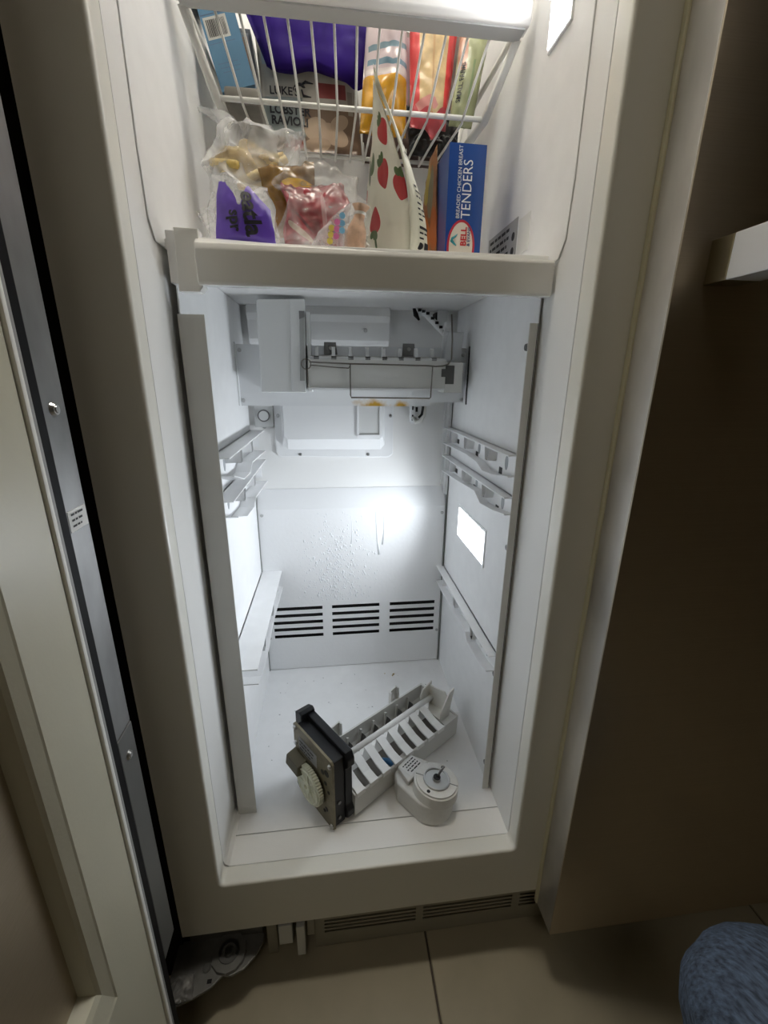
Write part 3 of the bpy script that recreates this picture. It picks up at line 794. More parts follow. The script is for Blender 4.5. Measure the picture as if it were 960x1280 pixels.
sweep(bm, [SR(.064, .086, .0014), SR(.071, .091, .0014), SR(.083, .089, .0014)], [.001, .0018, .0006], 6)
sweep(bm, [SR(.064, .080, .0014), SR(.066, .072, .0014), SR(.078, .071, .0014)], [.0014, .0016, .0006], 6)
obj('lobster_emblem', bm, INK, rv, True)
# purple bag in front of it
pu = root('purple_bag', (-.05, .385, 1.33), 'deep purple plastic bag slumped in front of the ravioli bag', 'bag')
ps = bagshape((-.126, .392, 1.360), (.020, .392, 1.352), (.044, .398, 1.44), (-.160, .398, 1.44), .014, .014, .005, 9, fr=16)
def wavy(shape, fn):
    S, W, H, n = shape
    def S2(a, b, off=0, side=1):
        u, v = a / W, b / H
        return S(a, H * (1 - (1 - v) * (1 - fn(u))), off, side)
    return S2, W, H, n
ps = wavy(ps, lambda u: .17 * math.exp(-((u - .48) / .20) ** 2) + .30 * max(0, .20 - u) - .10 * math.exp(-((u - .93) / .10) ** 2))
bag('bag_film', ps, M('purple_film', (.017, .002, .12), .6, spec=.15, var=.35, vscale=14), pu)
# yellow food in a clear zip bag with blue stripes
yb = root('zip_bag', (.05, .36, ZB0), 'clear zip bag with two blue stripes over golden food', 'bag')
ysh = bagshape((.010, .352, ZB0 + .004), (.082, .352, ZB0 + .004), (.082, .372, 1.43), (.024, .372, 1.43), .014, .012, .008, 12, fr=20)
bag('bag_film', ysh, prints(M('golden_food', (.46, .23, .012), .25, var=.3, vscale=30), [('rect', .035, .130, .06, .060, 0, (.46, .38, .39)), ('rect', .035, .087, .030, .0035, -.06, (.12, .20, .25)), ('rect', .035, .108, .030, .0035, .10, (.14, .21, .25)), ('rect', .036, .076, .05, .0035, 0, (.52, .46, .44))]), yb)
# red-edged bag of breaded food
rb_ = root('red_edged_bag', (.115, .35, ZB0), 'clear bag with broad red edges holding pale breaded food', 'bag')
rsh = bagshape((.087, .346, ZB0 + .012), (.142, .346, ZB0 + .010), (.160, .366, 1.42), (.086, .366, 1.42), .014, .014, .006, 15, fr=20)
rsh = wavy(rsh, lambda u: -.10 * math.exp(-((u - .62) / .12) ** 2))
bag('bag_film', rsh, prints(M('breaded_food', (.50, .36, .18), .4, var=.25, vscale=60), [('rect', .004, .08, .0085, .08, .02, (.55, .04, .04)), ('rect', .060, .08, .0070, .08, .0, (.55, .04, .04)), ('rect', .026, .010, .04, .016, 0, (.42, .05, .06)), ('rect', .026, .031, .018, .006, .5, (.50, .20, .18)), ('rect', .033, .08, .0015, .06, .02, (.40, .24, .10))]), rb_)
# green bag
gb = root('green_bag', (.175, .34, ZB0), 'pale green bag lettered with small farms at the right basket side', 'bag')
gsh = bagshape((.143, .330, ZB0 + .010), (.179, .330, ZB0 + .010), (.204, .350, 1.40), (.160, .350, 1.40), .012, .014, .0045, 18, fr=26)
bag('bag_film', gsh, prints(M('green_film', (.25, .27, .14), .35, var=.12, vscale=26), [('rect', .024, .055, .0016, .030, -.0, (.16, .22, .10)), ('rect', .006, .110, .006, .04, .05, (.45, .22, .14))]), gb)
letters('lettering', 'SMALL FARMS', .0090, gsh[0], .0080, .026, math.pi / 2 - .02, INK, gb, off=.0012, bold=.02)
br_ = root('brown_bag', (.09, .455, ZB0), 'dull brown bag filling the basket behind the zip bag and red edged bag', 'bag')
brs = bagshape((.022, .450, ZB0 + .003), (.178, .450, ZB0 + .003), (.192, .456, 1.46), (.022, .456, 1.46), .006, .006, .004, 77, fr=24)
bag('bag_film', brs, prints(M('brown_film', (.10, .065, .055), .4, var=.3, vscale=30), [('rect', .065, .12, .012, .06, 0, (.22, .10, .12)), ('rect', .130, .10, .016, .07, 0, (.16, .10, .14))]), br_)
# dark glossy bag lying at the back
dk = root('black_bag', (.15, .40, ZB0), 'crumpled glossy black bag lying at the back right of the basket', 'bag')
dsh = bagshape((.098, .408, ZB0 + .002), (.176, .408, ZB0 + .002), (.186, .424, 1.345), (.092, .424, 1.345), .010, .01, .007, 22, fr=46, n=34)
bag('bag_film', dsh, M('black_film', (.02, .021, .024), .22), dk)

# ================================================================== THINGS ON THE SHELF
Z0 = ZS + .0008
# tenders carton
tn = root('tenders_carton', (.14, .26, Z0), 'tall blue carton of breaded chicken tenders with white lettering', 'box')
ST = flat((.1140, .200, Z0), (1, .02, 0), (.004, 0, 1))
uvbox('carton_body', ST, .0495, .1455, .135, prints(M('tenders_card', (.016, .070, .29), .28, coat=.4), [('ell', .022, .029, .0195, .032, 0, (.50, .03, .05)), ('ell', .022, .029, .0165, .029, 0, (.78, .72, .62))]), tn)
letters('lettering', 'TENDERS', .0180, ST, .0265, .062, math.pi / 2, WINK, tn, off=.0006, sx=.88)
letters('lettering', 'BREADED CHICKEN BREAST', .0070, ST, .0155, .062, math.pi / 2, WINK, tn, off=.0006, sx=.92)
letters('lettering', 'BELL', .011, ST, .0255, .030, math.pi / 2, M('red_ink', (.55, .02, .03), .4), tn, off=.0006, bold=.03)
letters('lettering', '& EVANS', .0058, ST, .0325, .030, math.pi / 2, M('navy_ink', (.03, .06, .22), .4), tn, off=.0006, bold=.02)
bm = bmesh.new()
sweep(bm, [ST(.0125 + .004 * math.cos(t_), .044 - .0028 * i + .0 * t_, .0006) + Vector((0, 0, 0)) for i, t_ in enumerate([0, 1.2, 2.4, 3.4, 4.6, 5.6])], [.0004, .0013, .0016, .0018, .0013, .0005], 6)
obj('swirl_emblem', bm, M('teal_ink', (.02, .25, .28), .4), tn, True)
# nugget bag leaning on the carton
ng = root('nugget_bag', (.115, .28, Z0), 'bag of orange brown fried food leaning on the blue tenders carton', 'bag')
ngs = bagshape((.082, .262, Z0 + .002), (.1125, .236, Z0 + .002), (.1125, .262, 1.225), (.1080, .290, 1.218), .005, .010, .003, 25, fr=34)
bag('bag_film', ngs, prints(M('nugget_film', (.30, .13, .05), .3, var=.5, vscale=40), [('ell', .010, .125, .008, .03, .1, (.42, .33, .06)), ('ell', .022, .110, .006, .035, 0, (.20, .18, .12)), ('ell', .016, .050, .008, .03, .1, (.48, .15, .03)), ('ell', .030, .060, .006, .028, 0, (.42, .12, .03)), ('ell', .006, .060, .006, .04, .1, (.16, .10, .08))]), ng)
# strawberry bag: broad face to the left, side seam to the front
sb = root('strawberry_bag', (.06, .24, Z0), 'white stand-up bag printed with red strawberries, its seam facing out', 'bag')
NB, NT, FBk, FT = Vector((.0560, .168, Z0 + .002)), Vector((.0130, .172, 1.245)), Vector((.000, .300, Z0 + .002)), Vector((.036, .312, 1.245))
red, red2, grn, grn2 = (.42, .018, .02), (.30, .015, .02), (.055, .11, .025), (.03, .07, .02)
def near_edge(v): return Vector((.016 * math.sin(3.1416 * min(1, max(0, v)) ** .8), -.004 * math.sin(3.1416 * min(1, max(0, v))), 0))
def pull(shape, wfn):
    S, W, H, n = shape
    return (lambda a, b, off=0, side=1: S(a, b, off, side) + near_edge(b / H) * wfn(a / W)), W, H, n
sbs = pull(bagshape(FBk, NB, NT, FT, .010, .012, .0025, 31, fr=18, n=30), lambda u: u * u)
Wb, Hb = sbs[1], sbs[2]
def sberry(x, y, s, a):
    ca, sa = math.cos(a), math.sin(a)
    P = lambda u, v: (x + ca * u - sa * v, y + sa * u + ca * v)
    out = [('berry', x, y, .0185 * s, .0150 * s, a, red)]
    for du, da in ((-.006, .7), (0, 0), (.006, -.7)):
        q = P(du * s, .0165 * s); out.append(('ell', q[0], q[1], .0040 * s, .0058 * s, a + da, grn))
    return out
shp = sberry(Wb * .50, .062, 1.05, 2.9) + sberry(Wb * .74, .104, 1.05, .15) + sberry(Wb * .97, .082, .95, -.2) + sberry(Wb * .88, .142, .9, .2) + sberry(Wb * .16, .100, .85, .2)
shp += [('ell', Wb * .16, .148, .018, .011, .7, grn), ('ell', Wb * .34, .172, .010, .014, .2, grn), ('ell', Wb * .50, .128, .014, .009, .6, grn), ('ell', Wb * .38, .124, .006, .016, .1, grn2), ('ell', Wb * .12, .045, .022, .004, .9, grn2), ('ell', Wb * .2, .028, .020, .004, .5, (.25, .16, .05)), ('ell', Wb * .50, .036, .003, .012, .2, grn)]
bag('bag_film', sbs, prints(M('cream_film', (.70, .69, .58), .35), shp), sb)
SEb = lambda t: NB.lerp(NT, t)
ss = bagshape(NB + Vector((.0002, -.002, 0)), NB + Vector((.028, .010, 0)), NT + Vector((.003, .004, -.004)), NT + Vector((0, -.001, .012)), .0025, .001, .002, 33, fr=20, n=20)
ss = pull(ss, lambda u: 1)
sm = bag('side_seam', ss, M('cream_seam', (.74, .74, .62), .35), sb)
for k, b_ in enumerate((.146, .140, .133, .126, .118, .085, .079, .073, .066, .060, .054, .048, .039, .033, .027)):
    strokes('seam_print', ss[0], .008 + (.003 if k >= 5 else 0), b_, .013 - .002 * (k % 3), .0032 if k in (5, 12) else .0021, sm, .0010, 50 + k)
bm = bmesh.new(); cyl(bm, ss[0](.0125, .018, .0004), (-.2, -1, .1), .0042, .0006, 14); obj('seam_mark', bm, INK, sm)
bm = bmesh.new(); v = [bm.verts.new(ss[0](a, b, .0012)) for a, b in ((.018, .012), (.024, .012), (.024, .023), (.018, .023))]; bm.faces.new(v); obj('seam_mark', bm, INK, sm, uv=True)
# big clear bag with fries, at the left wall
cb = root('fries_bag', (-.14, .27, Z0), 'crumpled clear bag of tan yellow fries at the left wall', 'bag')
cbs = bagshape((-.208, .215, Z0 + .002), (-.075, .225, Z0 + .002), (-.074, .250, 1.216), (-.190, .250, 1.236), .020, .030, .006, 41, fr=17, n=56, fold=.034, edge=.030)
bag('clear_film', cbs, FILM, cb)
rf = random.Random(9)
bm = bmesh.new()
blob(bm, (-.137, .238, 1.176), .030, (1.25, .42, .72), 4, .5, 5, Matrix.Rotation(.25, 3, 'Y'), 1.6); blob(bm, (-.108, .236, 1.168), .020, (1.1, .5, .6), 3, .5, 8, Matrix.Rotation(.5, 3, 'Y'), 1.8)
obj('food_mass', bm, M('tan_food', (.46, .33, .12), .5, var=.28, vscale=45), cb, True)
for k in range(9):
    c = Vector((rf.uniform(-.172, -.098), rf.uniform(.222, .250), rf.uniform(1.145, 1.196)))
    c.z = min(c.z, 1.196 - abs(c.x + .14) * .35)
    d = Vector((rf.uniform(.4, 1), rf.uniform(-.3, .3), rf.uniform(-.6, .4))).normalized() * rf.uniform(.012, .022)
    bm = bmesh.new(); sweep(bm, [c - d, c, c + d], .0048, 6); obj('potato_fry', bm, M('fry_%d' % k, (.60, .44, .13), .5, var=.2, vscale=60) if k < 3 else bpy.data.materials['fry_%d' % (k % 3)], cb, True)
# mustard coloured pouch
mu = root('yellow_pouch', (-.09, .21, 1.10), 'dark and bright yellow foil pouch between the fries and red packet', 'bag')
mus = bagshape((-.102, .196, 1.085), (-.055, .190, 1.085), (-.054, .204, 1.170), (-.132, .212, 1.168), .008, .006, .005, 45, fr=40, n=30, edge=.012)
bag('pouch_film', mus, prints(M('mustard_film', (.20, .10, .008), .22, var=.25, vscale=40), [('ell', .046, .056, .024, .013, -.15, (.78, .46, .01)), ('rect', .030, .016, .05, .026, 0, (.22, .10, .02))]), mu)
# red packet
rp = root('red_packet', (-.055, .18, Z0), 'dark red shiny packet under clear wrapping in the shelf middle', 'bag')
rps = bagshape((-.095, .172, Z0 + .002), (-.018, .172, Z0 + .002), (-.016, .190, 1.142), (-.098, .190, 1.138), .008, .008, .006, 51, fr=40, n=30, edge=.014)
bag('packet_film', rps, prints(M('red_film', (.32, .022, .035), .2, var=.4, vscale=40), [('ell', .020, .028, .020, .0035, -.7, (.50, .34, .25)), ('ell', .026, .038, .016, .002, -.8, (.16, .02, .03)), ('ell', .050, .046, .003, .026, .1, (.55, .25, .26))]), rp)
# clear bag over the middle
cm = root('clear_bag', (-.03, .20, Z0), 'large loose clear plastic bag sagging in the middle of the shelf', 'bag')
cms = bagshape((-.105, .152, Z0 + .006), (.012, .150, Z0 + .006), (.010, .215, 1.150), (-.090, .228, 1.198), .014, .016, .004, 55, fr=19, n=56, fold=.024, edge=.024)
bag('clear_film', cms, FILMT, cm)
# purple greens bag, front left
pb = root('purple_label_bag', (-.135, .15, Z0), 'clear bag with a torn bright purple label at the front left', 'bag')
pbs = bagshape((-.185, .140, Z0 + .002), (-.094, .138, Z0 + .002), (-.108, .150, 1.122), (-.168, .152, 1.134), .016, .020, .0012, 61, fr=30, n=40, pw=.5, fold=.004, edge=.008)
bag('clear_film', pbs, FILM, pb)
bm = bmesh.new()
W_, H_ = pbs[1], pbs[2]
nn = 34; g = []
for i in range(nn + 1):
    u = i / nn
    top = .74 + .10 * math.sin(u * 9 + 1) * (1 - u) + (-.18 * math.exp(-((u - .42) / .07) ** 2)) + .14 * math.exp(-((u - .60) / .10) ** 2) - .55 * max(0, u - .72) + .03 * noise.noise(Vector((u * 30, 1, 1)))
    col = []
    for j in range(15):
        a = W_ * (.14 + .80 * u); b = H_ * (.0 + top * j / 14)
        col.append(bm.verts.new(pbs[0](a, b, .0012)))
    g.append(col)
for i in range(nn):
    for j in range(14): bm.faces.new((g[i][j], g[i + 1][j], g[i + 1][j + 1], g[i][j + 1]))
obj('purple_label', bm, M('purple_label', (.13, .065, .46), .3, var=.15, vscale=40), pb, True, uv=True)
letters('lettering', 'eatla', .0255, pbs[0], W_ * .60, H_ * .76, -math.pi / 2 + .12, INK, pb, off=.0024, bold=.03)
letters('lettering', 'spr', .0165, pbs[0], W_ * .40, H_ * .44, -math.pi / 2 + .12, INK, pb, off=.0024, bold=.03)
# wrapper with coloured dots and beige bundle
db = root('dotted_wrapper', (-.03, .14, Z0), 'clear wrapper printed with yellow, pink and blue dots at the front', 'wrapper')
dbs = bagshape((-.064, .1385, Z0 + .002), (-.017, .1385, Z0 + .002), (-.015, .146, 1.112), (-.054, .146, 1.080), .004, .004, .003, 65, fr=40, n=20, edge=.006)
bag('clear_film', dbs, film('cloudy_film', (.85, .82, .84), .22, .5, 60), db)
for i, colr in enumerate(((.75, .62, .12), (.68, .18, .42), (.20, .48, .72))):
    for j in range(3):
        bm = bmesh.new(); c = dbs[0](.0225 + .0075 * i, .0095 + .0072 * j + .0035 * i, .0012); cyl(bm, c, (0, -1, .1), .0035, .0006, 16)
        obj('printed_dot', bm, M('dot_%d' % i, colr, .4) if j == 0 else bpy.data.materials['dot_%d' % i], db)
ob = root('beige_bundle', (-.008, .146, Z0), 'small beige twisted bundle beside the dotted wrapper', 'packet')
bm = bmesh.new(); sweep(bm, [(-.010, .147, Z0), (-.011, .146, 1.068), (-.009, .146, 1.082), (-.006, .147, 1.094), (-.004, .148, 1.103), (-.003, .148, 1.110)], [.010, .013, .0125, .007, .006, .010], 16)
for v in bm.verts: v.co += Vector((1, .4, 0)) * .0022 * noise.noise(v.co * 160)
obj('bundle_body', bm, M('beige_food', (.58, .38, .26), .45, var=.2, vscale=120), ob, True)
bm = bmesh.new(); ring(bm, (-.0045, .148, 1.100), (.1, 0, 1), .0072, .0060, .003); obj('twist_tie', bm, LABELW, ob)

# ================================================================== REMOVED ICE MAKER ON THE FLOOR
O2 = Vector((-.055, .066, 0)); D2 = Vector((.819, .574, 0)); E2 = Vector((.574, -.819, 0))
def L3(d, e, z): return O2 + D2 * d + E2 * e + Vector((0, 0, ZF + .0006 + z))
ri = root('removed_ice_maker', L3(.12, -.05, 0), 'old ice maker with black drive head lying on the freezer floor', 'ice maker')
FD = lambda p, q, a: L3(a, p, q)      # poly (e,z) swept along d
FE = lambda p, q, a: L3(p, a, q)      # poly (d,z) swept along e
FZ = lambda p, q, a: L3(p, q, a)      # poly (d,e) swept along z
def OB(name, mat, par, poly, fn, a0, a1, bev=0, smooth=False):
    bm = bmesh.new(); prism(bm, poly, fn, a0, a1, bev); return obj(name, bm, mat, par, smooth)
pl_ = OB('gear_plate', OLIVE, ri, [(-.113, .006), (-.107, 0), (-.004, 0), (0, .004), (0, .136), (-.004, .140), (-.111, .140), (-.115, .136), (-.115, .098), (-.111, .094), (-.111, .088), (-.115, .084)], FD, -.003, .001, .0006)
OB('drive_housing', BLACK, ri, [(-.110, .003), (-.003, .003), (-.003, .136), (-.110, .136)], FD, .001, .022, .002)
bm = bmesh.new()
prism(bm, [(-.122, .010), (-.115, 0), (-.010, .0), (.004, .012), (.004, .024), (-.001, .034), (-.001, .110), (.006, .118), (.006, .132), (0, .143), (-.116, .145), (-.124, .138)], FD, .022, .036, .002)
prism(bm, [(-.126, .120), (-.106, .120), (-.106, .150), (-.112, .153), (-.126, .147)], FD, .008, .036, .002)
obj('housing_flange', bm, BLACK, ri)
# gear
bm = bmesh.new(); gc_ = (-.056, .056); NG = 44
gp = []
for k in range(NG * 2):
    r = .0345 if k % 2 == 0 else .0322
    for s in (-.25, .25): gp.append((gc_[0] + r * math.cos(6.28318 * (k + s) / (2 * NG)), gc_[1] + r * math.sin(6.28318 * (k + s) / (2 * NG))))
prism(bm, gp, FD, -.014, -.006); gr = obj('gear', bm, GEARW, ri)
bm = bmesh.new(); ring(bm, L3(-.0155, *gc_), -D2, .0300, .0275, .0015); ring(bm, L3(-.0155, *gc_), -D2, .0095, .005, .003); obj('gear_rim', bm, GEARW, gr)
for k in range(8):
    a = 6.28318 * k / 8; bm = bmesh.new()
    c, s = math.cos(a), math.sin(a)
    prism(bm, [(gc_[0] + c * .009 - s * .0012, gc_[1] + s * .009 + c * .0012), (gc_[0] + c * .028 - s * .0012, gc_[1] + s * .028 + c * .0012), (gc_[0] + c * .028 + s * .0012, gc_[1] + s * .028 - c * .0012), (gc_[0] + c * .009 + s * .0012, gc_[1] + s * .009 - c * .0012)], FD, -.0158, -.014)
    obj('gear_spoke', bm, GEARW, gr)
bm = bmesh.new(); cyl(bm, L3(-.006, *gc_), D2, .005, .004, 14); obj('gear_axle', bm, STEELD, ri)
# motor block over the gear
bm = bmesh.new(); prism(bm, [(-.003, .088), (-.021, .084), (-.024, .066), (-.003, .060)], FE, -.112, -.074, .002); obj('motor_block', bm, M('olive_dark', (.13, .115, .075), .45, .5), ri)
SPL = flat(L3(-.0032, -.060, .075), -E2, (0, 0, 1))
SPL = lambda a, b, off=0.0: L3(-.0032 - off, -.098 + a, .090 + b)
bm = bmesh.new(); v = [bm.verts.new(SPL(a, b, .0003)) for a, b in ((0, .006), (.055, .006), (.055, .032), (0, .032))]; bm.faces.new(v); bmesh.ops.solidify(bm, geom=bm.faces[:], thickness=.0003)
lb = obj('paper_label', bm, M('grey_label', (.50, .50, .50), .5), ri)
for k in range(3): strokes('label_print', SPL, .004, .026 - .0075 * k, .046 - .006 * k, .0026, lb, .0012, 20 + k)
for e, z in ((-.108, .132), (-.006, .130), (-.006, .006), (-.108, .100)):
    bm = bmesh.new(); cyl(bm, L3(-.003, e, z), -D2, .0042, .003, 12, .003); obj('plate_screw', bm, STEEL, ri)
for e, z, r in ((-.016, .108, .006), (-.028, .102, .0045), (-.020, .085, .0035), (-.032, .040, .005), (-.020, .030, .004), (-.012, .072, .003), (-.026, .022, .003), (-.046, .104, .003)):
    bm = bmesh.new(); cyl(bm, L3(-.0029, e, z), -D2, r, .0006, 12); obj('plate_hole', bm, BLACK, ri)
bm = bmesh.new(); cyl(bm, L3(-.003, -.034, .058), -D2, .006, .006, 14); obj('side_pinion', bm, OLIVE, ri)
for z in (.050, .018):
    bm = bmesh.new(); cyl(bm, L3(.010, -.003, z), E2, .003, .002, 12); obj('plate_screw', bm, STEELD, ri)
# tray: open trough made of walls
TW = .0025
bm = bmesh.new()
cs = [(-.098, .066), (-.098, .030), (-.088, .006), (-.070, 0), (-.012, 0), (.004, .004), (.006, .048), (.0035, .050), (.0015, .010), (-.014, .0035), (-.066, .0035), (-.084, .012), (-.0945, .034), (-.0945, .066)]
prism(bm, cs, FD, .036, .300)
tray = obj('ice_tray', bm, TRAYG, ri)
OB('tray_end_wall', TRAYG, ri, [(-.098, .066), (-.098, .030), (-.088, .006), (-.070, .0), (.004, .004), (.006, .050), (-.040, .058), (-.060, .064)], FD, .297, .301, .0005)
OB('tray_end_wall', TRAYG, ri, [(-.098, .066), (-.098, .030), (-.088, .006), (-.070, .0), (.004, .004), (.006, .050), (-.040, .058), (-.060, .064)], FD, .036, .039, .0005)
OB('tray_top_plate', M('tray_top', (.70, .70, .68), .4), ri, [(.262, .006), (.300, .006), (.300, -.050), (.262, -.036)], FZ, .046, .050, .0006)
bm = bmesh.new(); sweep(bm, [L3(.038, -.054, .066), L3(.285, -.054, .066)], .0060, 12); obj('ejector_shaft', bm, WHITE, ri, True)
# stripper fingers: eight slanting slats down to the outer wall
for k in range(8):
    d0 = .040 + .0285 * k
    bm = bmesh.new()
    prism(bm, [(-.046, .0665), (-.046, .0690), (-.014, .0560), (.0045, .0530), (.0045, .0490), (-.014, .0530)], FD, d0, d0 + .0165, .0006)
    f = obj('stripper_finger', bm, WHITE, ri)
    bm = bmesh.new(); prism(bm, [(.0040, .0535), (.0075, .0530), (.0075, .0440), (.0040, .0440)], FD, d0 - .001, d0 + .0170, .0004); obj('finger_tip', bm, WHITE, f)
    bm = bmesh.new(); prism(bm, [(d0 + .0165, -.046), (d0 + .030, -.052), (d0 + .030, -.046), (d0 + .0165, -.036)], FZ, .0625, .0660, .0006); obj('finger_brace', bm, WHITE, f)
OB('tray_well_shade', M('well_shadow', (.16, .15, .13), .6), ri, [(-.043, .034), (.0005, .030), (.0005, .0335), (-.043, .0375)], FD, .040, .262)  # dark sheet under the fingers, trough shade put into its colour
# ejector blades on the far side of the trough
for k in range(7):
    d0 = .060 + .0320 * k
    bm = bmesh.new(); prism(bm, [(d0 - .004, .022), (d0 + .009, .026), (d0 + .004, .058), (d0 - .001, .060)], FE, -.092, -.0885, .0005); b_ = obj('ejector_blade', bm, TRAYG, ri)
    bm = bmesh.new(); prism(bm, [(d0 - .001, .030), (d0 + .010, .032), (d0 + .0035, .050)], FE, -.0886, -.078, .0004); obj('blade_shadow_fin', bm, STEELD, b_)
# mounting clips
for d0 in (.066, .212):
    bm = bmesh.new(); prism(bm, [(d0, .060), (d0 + .020, .060), (d0 + .020, .092), (d0 + .002, .088)], FE, -.106, -.103, .0005); prism(bm, [(d0 + .018, .058), (d0 + .0205, .058), (d0 + .0205, .092), (d0 + .018, .092)], FE, -.106, -.0965, .0004); prism(bm, [(d0, .058), (d0 + .002, .058), (d0 + .002, .088), (d0, .086)], FE, -.106, -.0975, .0004); c_ = obj('mounting_clip', bm, TRAYG, ri)
    bm = bmesh.new(); prism(bm, [(d0 + .006, .066), (d0 + .014, .066), (d0 + .010, .078)], FE, -.1028, -.1020); obj('clip_window', bm, WHITE, c_)
# fill cup at the far end
bm = bmesh.new()
prism(bm, [(.262, .052), (.285, .052), (.292, .100), (.266, .092), (.258, .078)], FE, -.062, -.059, .0006)
prism(bm, [(-.062, .052), (-.008, .052), (-.008, .084), (-.020, .100), (-.046, .094), (-.062, .094)], FD, .285, .288, .0006)
prism(bm, [(.262, .050), (.287, .050), (.300, .110), (.286, .106), (.262, .070)], FE, -.010, -.007, .0006)
prism(bm, [(.262, -.062), (.288, -.062), (.288, -.007), (.262, -.007)], FZ, .050, .053)
obj('fill_cup', bm, M('cup_cream', (.74, .73, .68), .4), ri)
bm = bmesh.new(); sweep(bm, [L3(.118, -.020, .046), L3(.122, -.008, .050), L3(.125, .002, .046)], [.004, .005, .004], 8); obj('blue_clip', bm, M('blue_plastic', (.03, .14, .30), .35), ri, True)

# ================================================================== FAN MOTOR
FMc = Vector((.108, .092, ZF + .0006))
fm_ = root('fan_motor', FMc, 'white plastic fan motor with bare metal shaft on the freezer floor', 'motor')
bd = Vector((-.652, .759, 0)); sd = Vector((.759, .652, 0))
def P2(a, s): return FMc + bd * a + sd * s
R1 = .0375
outl = [(R1 * math.cos(math.pi / 2 + math.pi * i / 16), R1 * math.sin(math.pi / 2 + math.pi * i / 16)) for i in range(17)]
outl = outl + [(.048, -R1 * .92), (.066, -.020), (.066, .024), (.048, R1 * .92)]
bm = bmesh.new(); prism(bm, outl, lambda p, q, a: P2(p, q) + Vector((0, 0, a)), 0, .040, bev=.004, seg=3); obj('motor_body', bm, GREYPL, fm_, 'auto')
tilt = Vector((.10, .02, 1)).normalized()
c0 = P2(-.004, .004) + Vector((0, 0, .036))
bm = bmesh.new(); cyl(bm, c0, tilt, .0385, .020, 40, .0375, bev=.003); obj('end_bell', bm, GREYPL, fm_, 'auto')
tp = c0 + tilt * .020
bm = bmesh.new(); ring(bm, tp, tilt, .0225, .0198, .0026, 36); obj('bearing_ring', bm, STEEL, fm_, True)
bm = bmesh.new(); cyl(bm, tp, tilt, .0198, .0008, 36); cyl(bm, tp, tilt, .0075, .005, 24, .0065); obj('bearing_plate', bm, M('bright_metal', (.50, .51, .51), .35, .7), fm_)
bm = bmesh.new(); cyl(bm, tp + tilt * .005, tilt, .0062, .0012, 18); obj('bearing_seal', bm, BLACK, fm_)
bm = bmesh.new(); sweep(bm, [tp, tp + tilt * .012 + Vector((.0045, .002, 0)), tp + tilt * .022 + Vector((.011, .004, 0))], .0019, 10); obj('motor_shaft', bm, STEELD, fm_, True)
for k, a in enumerate((.95, 4.0)):
    bm = bmesh.new(); cyl(bm, tp + Vector((.0285 * math.cos(a), .0285 * math.sin(a), -.0285 * math.cos(a) * .1)), tilt, .0030, .0008, 12); obj('rivet_hole', bm, BLACK, fm_)
for a in (2.75, 5.9):
    bm = bmesh.new(); v0 = Vector((math.cos(a), math.sin(a), -.1 * math.cos(a)))
    sweep(bm, [tp + v0 * .021 + tilt * .0002, tp + v0 * .0355 + tilt * .0002], .0006, 6); obj('bell_joint', bm, STEELD, fm_)
bm = bmesh.new(); prism(bm, [(.030, -.026), (.062, -.016), (.062, .020), (.030, .030)], lambda p, q, a: P2(p, q) + Vector((0, 0, a)), .040, .0500, bev=.002); obj('label_box', bm, GREYPL, fm_)
lba = P2(.066, -.018) ; SM = flat(P2(.0605, .0175) + Vector((0, 0, .0502)), -sd, -bd)
SM = lambda a, b, off=0.0: P2(.034 + b, .020 - a) + Vector((0, 0, .0502 + off))
bm = bmesh.new(); v = [bm.verts.new(SM(a, b, .0002)) for a, b in ((0, 0), (.034, 0), (.034, .025), (0, .025))]; bm.faces.new(v)
ml = obj('motor_label', bm, LABELW, fm_, uv=True)
for k in range(4): strokes('label_print', SM, .003, .021 - .0055 * k, .028 - .003 * (k % 2), .0022, ml, .0007, 30 + k)
bm = bmesh.new(); prism(bm, [(.060, -.012), (.078, -.010), (.078, .018), (.060, .020)], lambda p, q, a: P2(p, q) + Vector((0, 0, a)), .026, .046, bev=.002); obj('terminal_block', bm, M('clear_grey_plastic', (.62, .60, .57), .3), fm_)

# crumbs on the compartment floor
cr = []
for (x, y, s) in ((.092, .437, .0022), (.089, .432, .0016), (.071, .442, .0012)):
    bm = bmesh.new(); blob(bm, (x, y, ZF + s * .45), s, (1.2, 1, .6), 1, .4, 3)
    tag(obj('food_crumb', bm, M('crumb', (.55, .38, .08), .7) if not cr else cr[0].data.materials[0], None), ('largest yellow food crumb on the floor below the vent slots', 'small yellow crumb touching the largest crumb on the freezer floor', 'tiny crumb lying alone left of the two yellow crumbs')[len(cr)], 'crumb', 'crumbs on the freezer floor')
    cr.append([o for o in COL.objects if o.name.startswith('food_crumb')][-1])
bm = bmesh.new(); rs_ = random.Random(12)
for k in range(60):
    x, y = rs_.uniform(-.19, .2), rs_.uniform(.12, .46)
    box(bm, x, x + rs_.uniform(.0008, .003), y, y + rs_.uniform(.0008, .002), ZF + .0001, ZF + .0005)
gr_ = obj('floor_grit', bm, M('grit', (.42, .42, .42), .8), None, kind='stuff'); tag(gr_, 'fine grey specks of grit scattered over the freezer floor', 'grit')

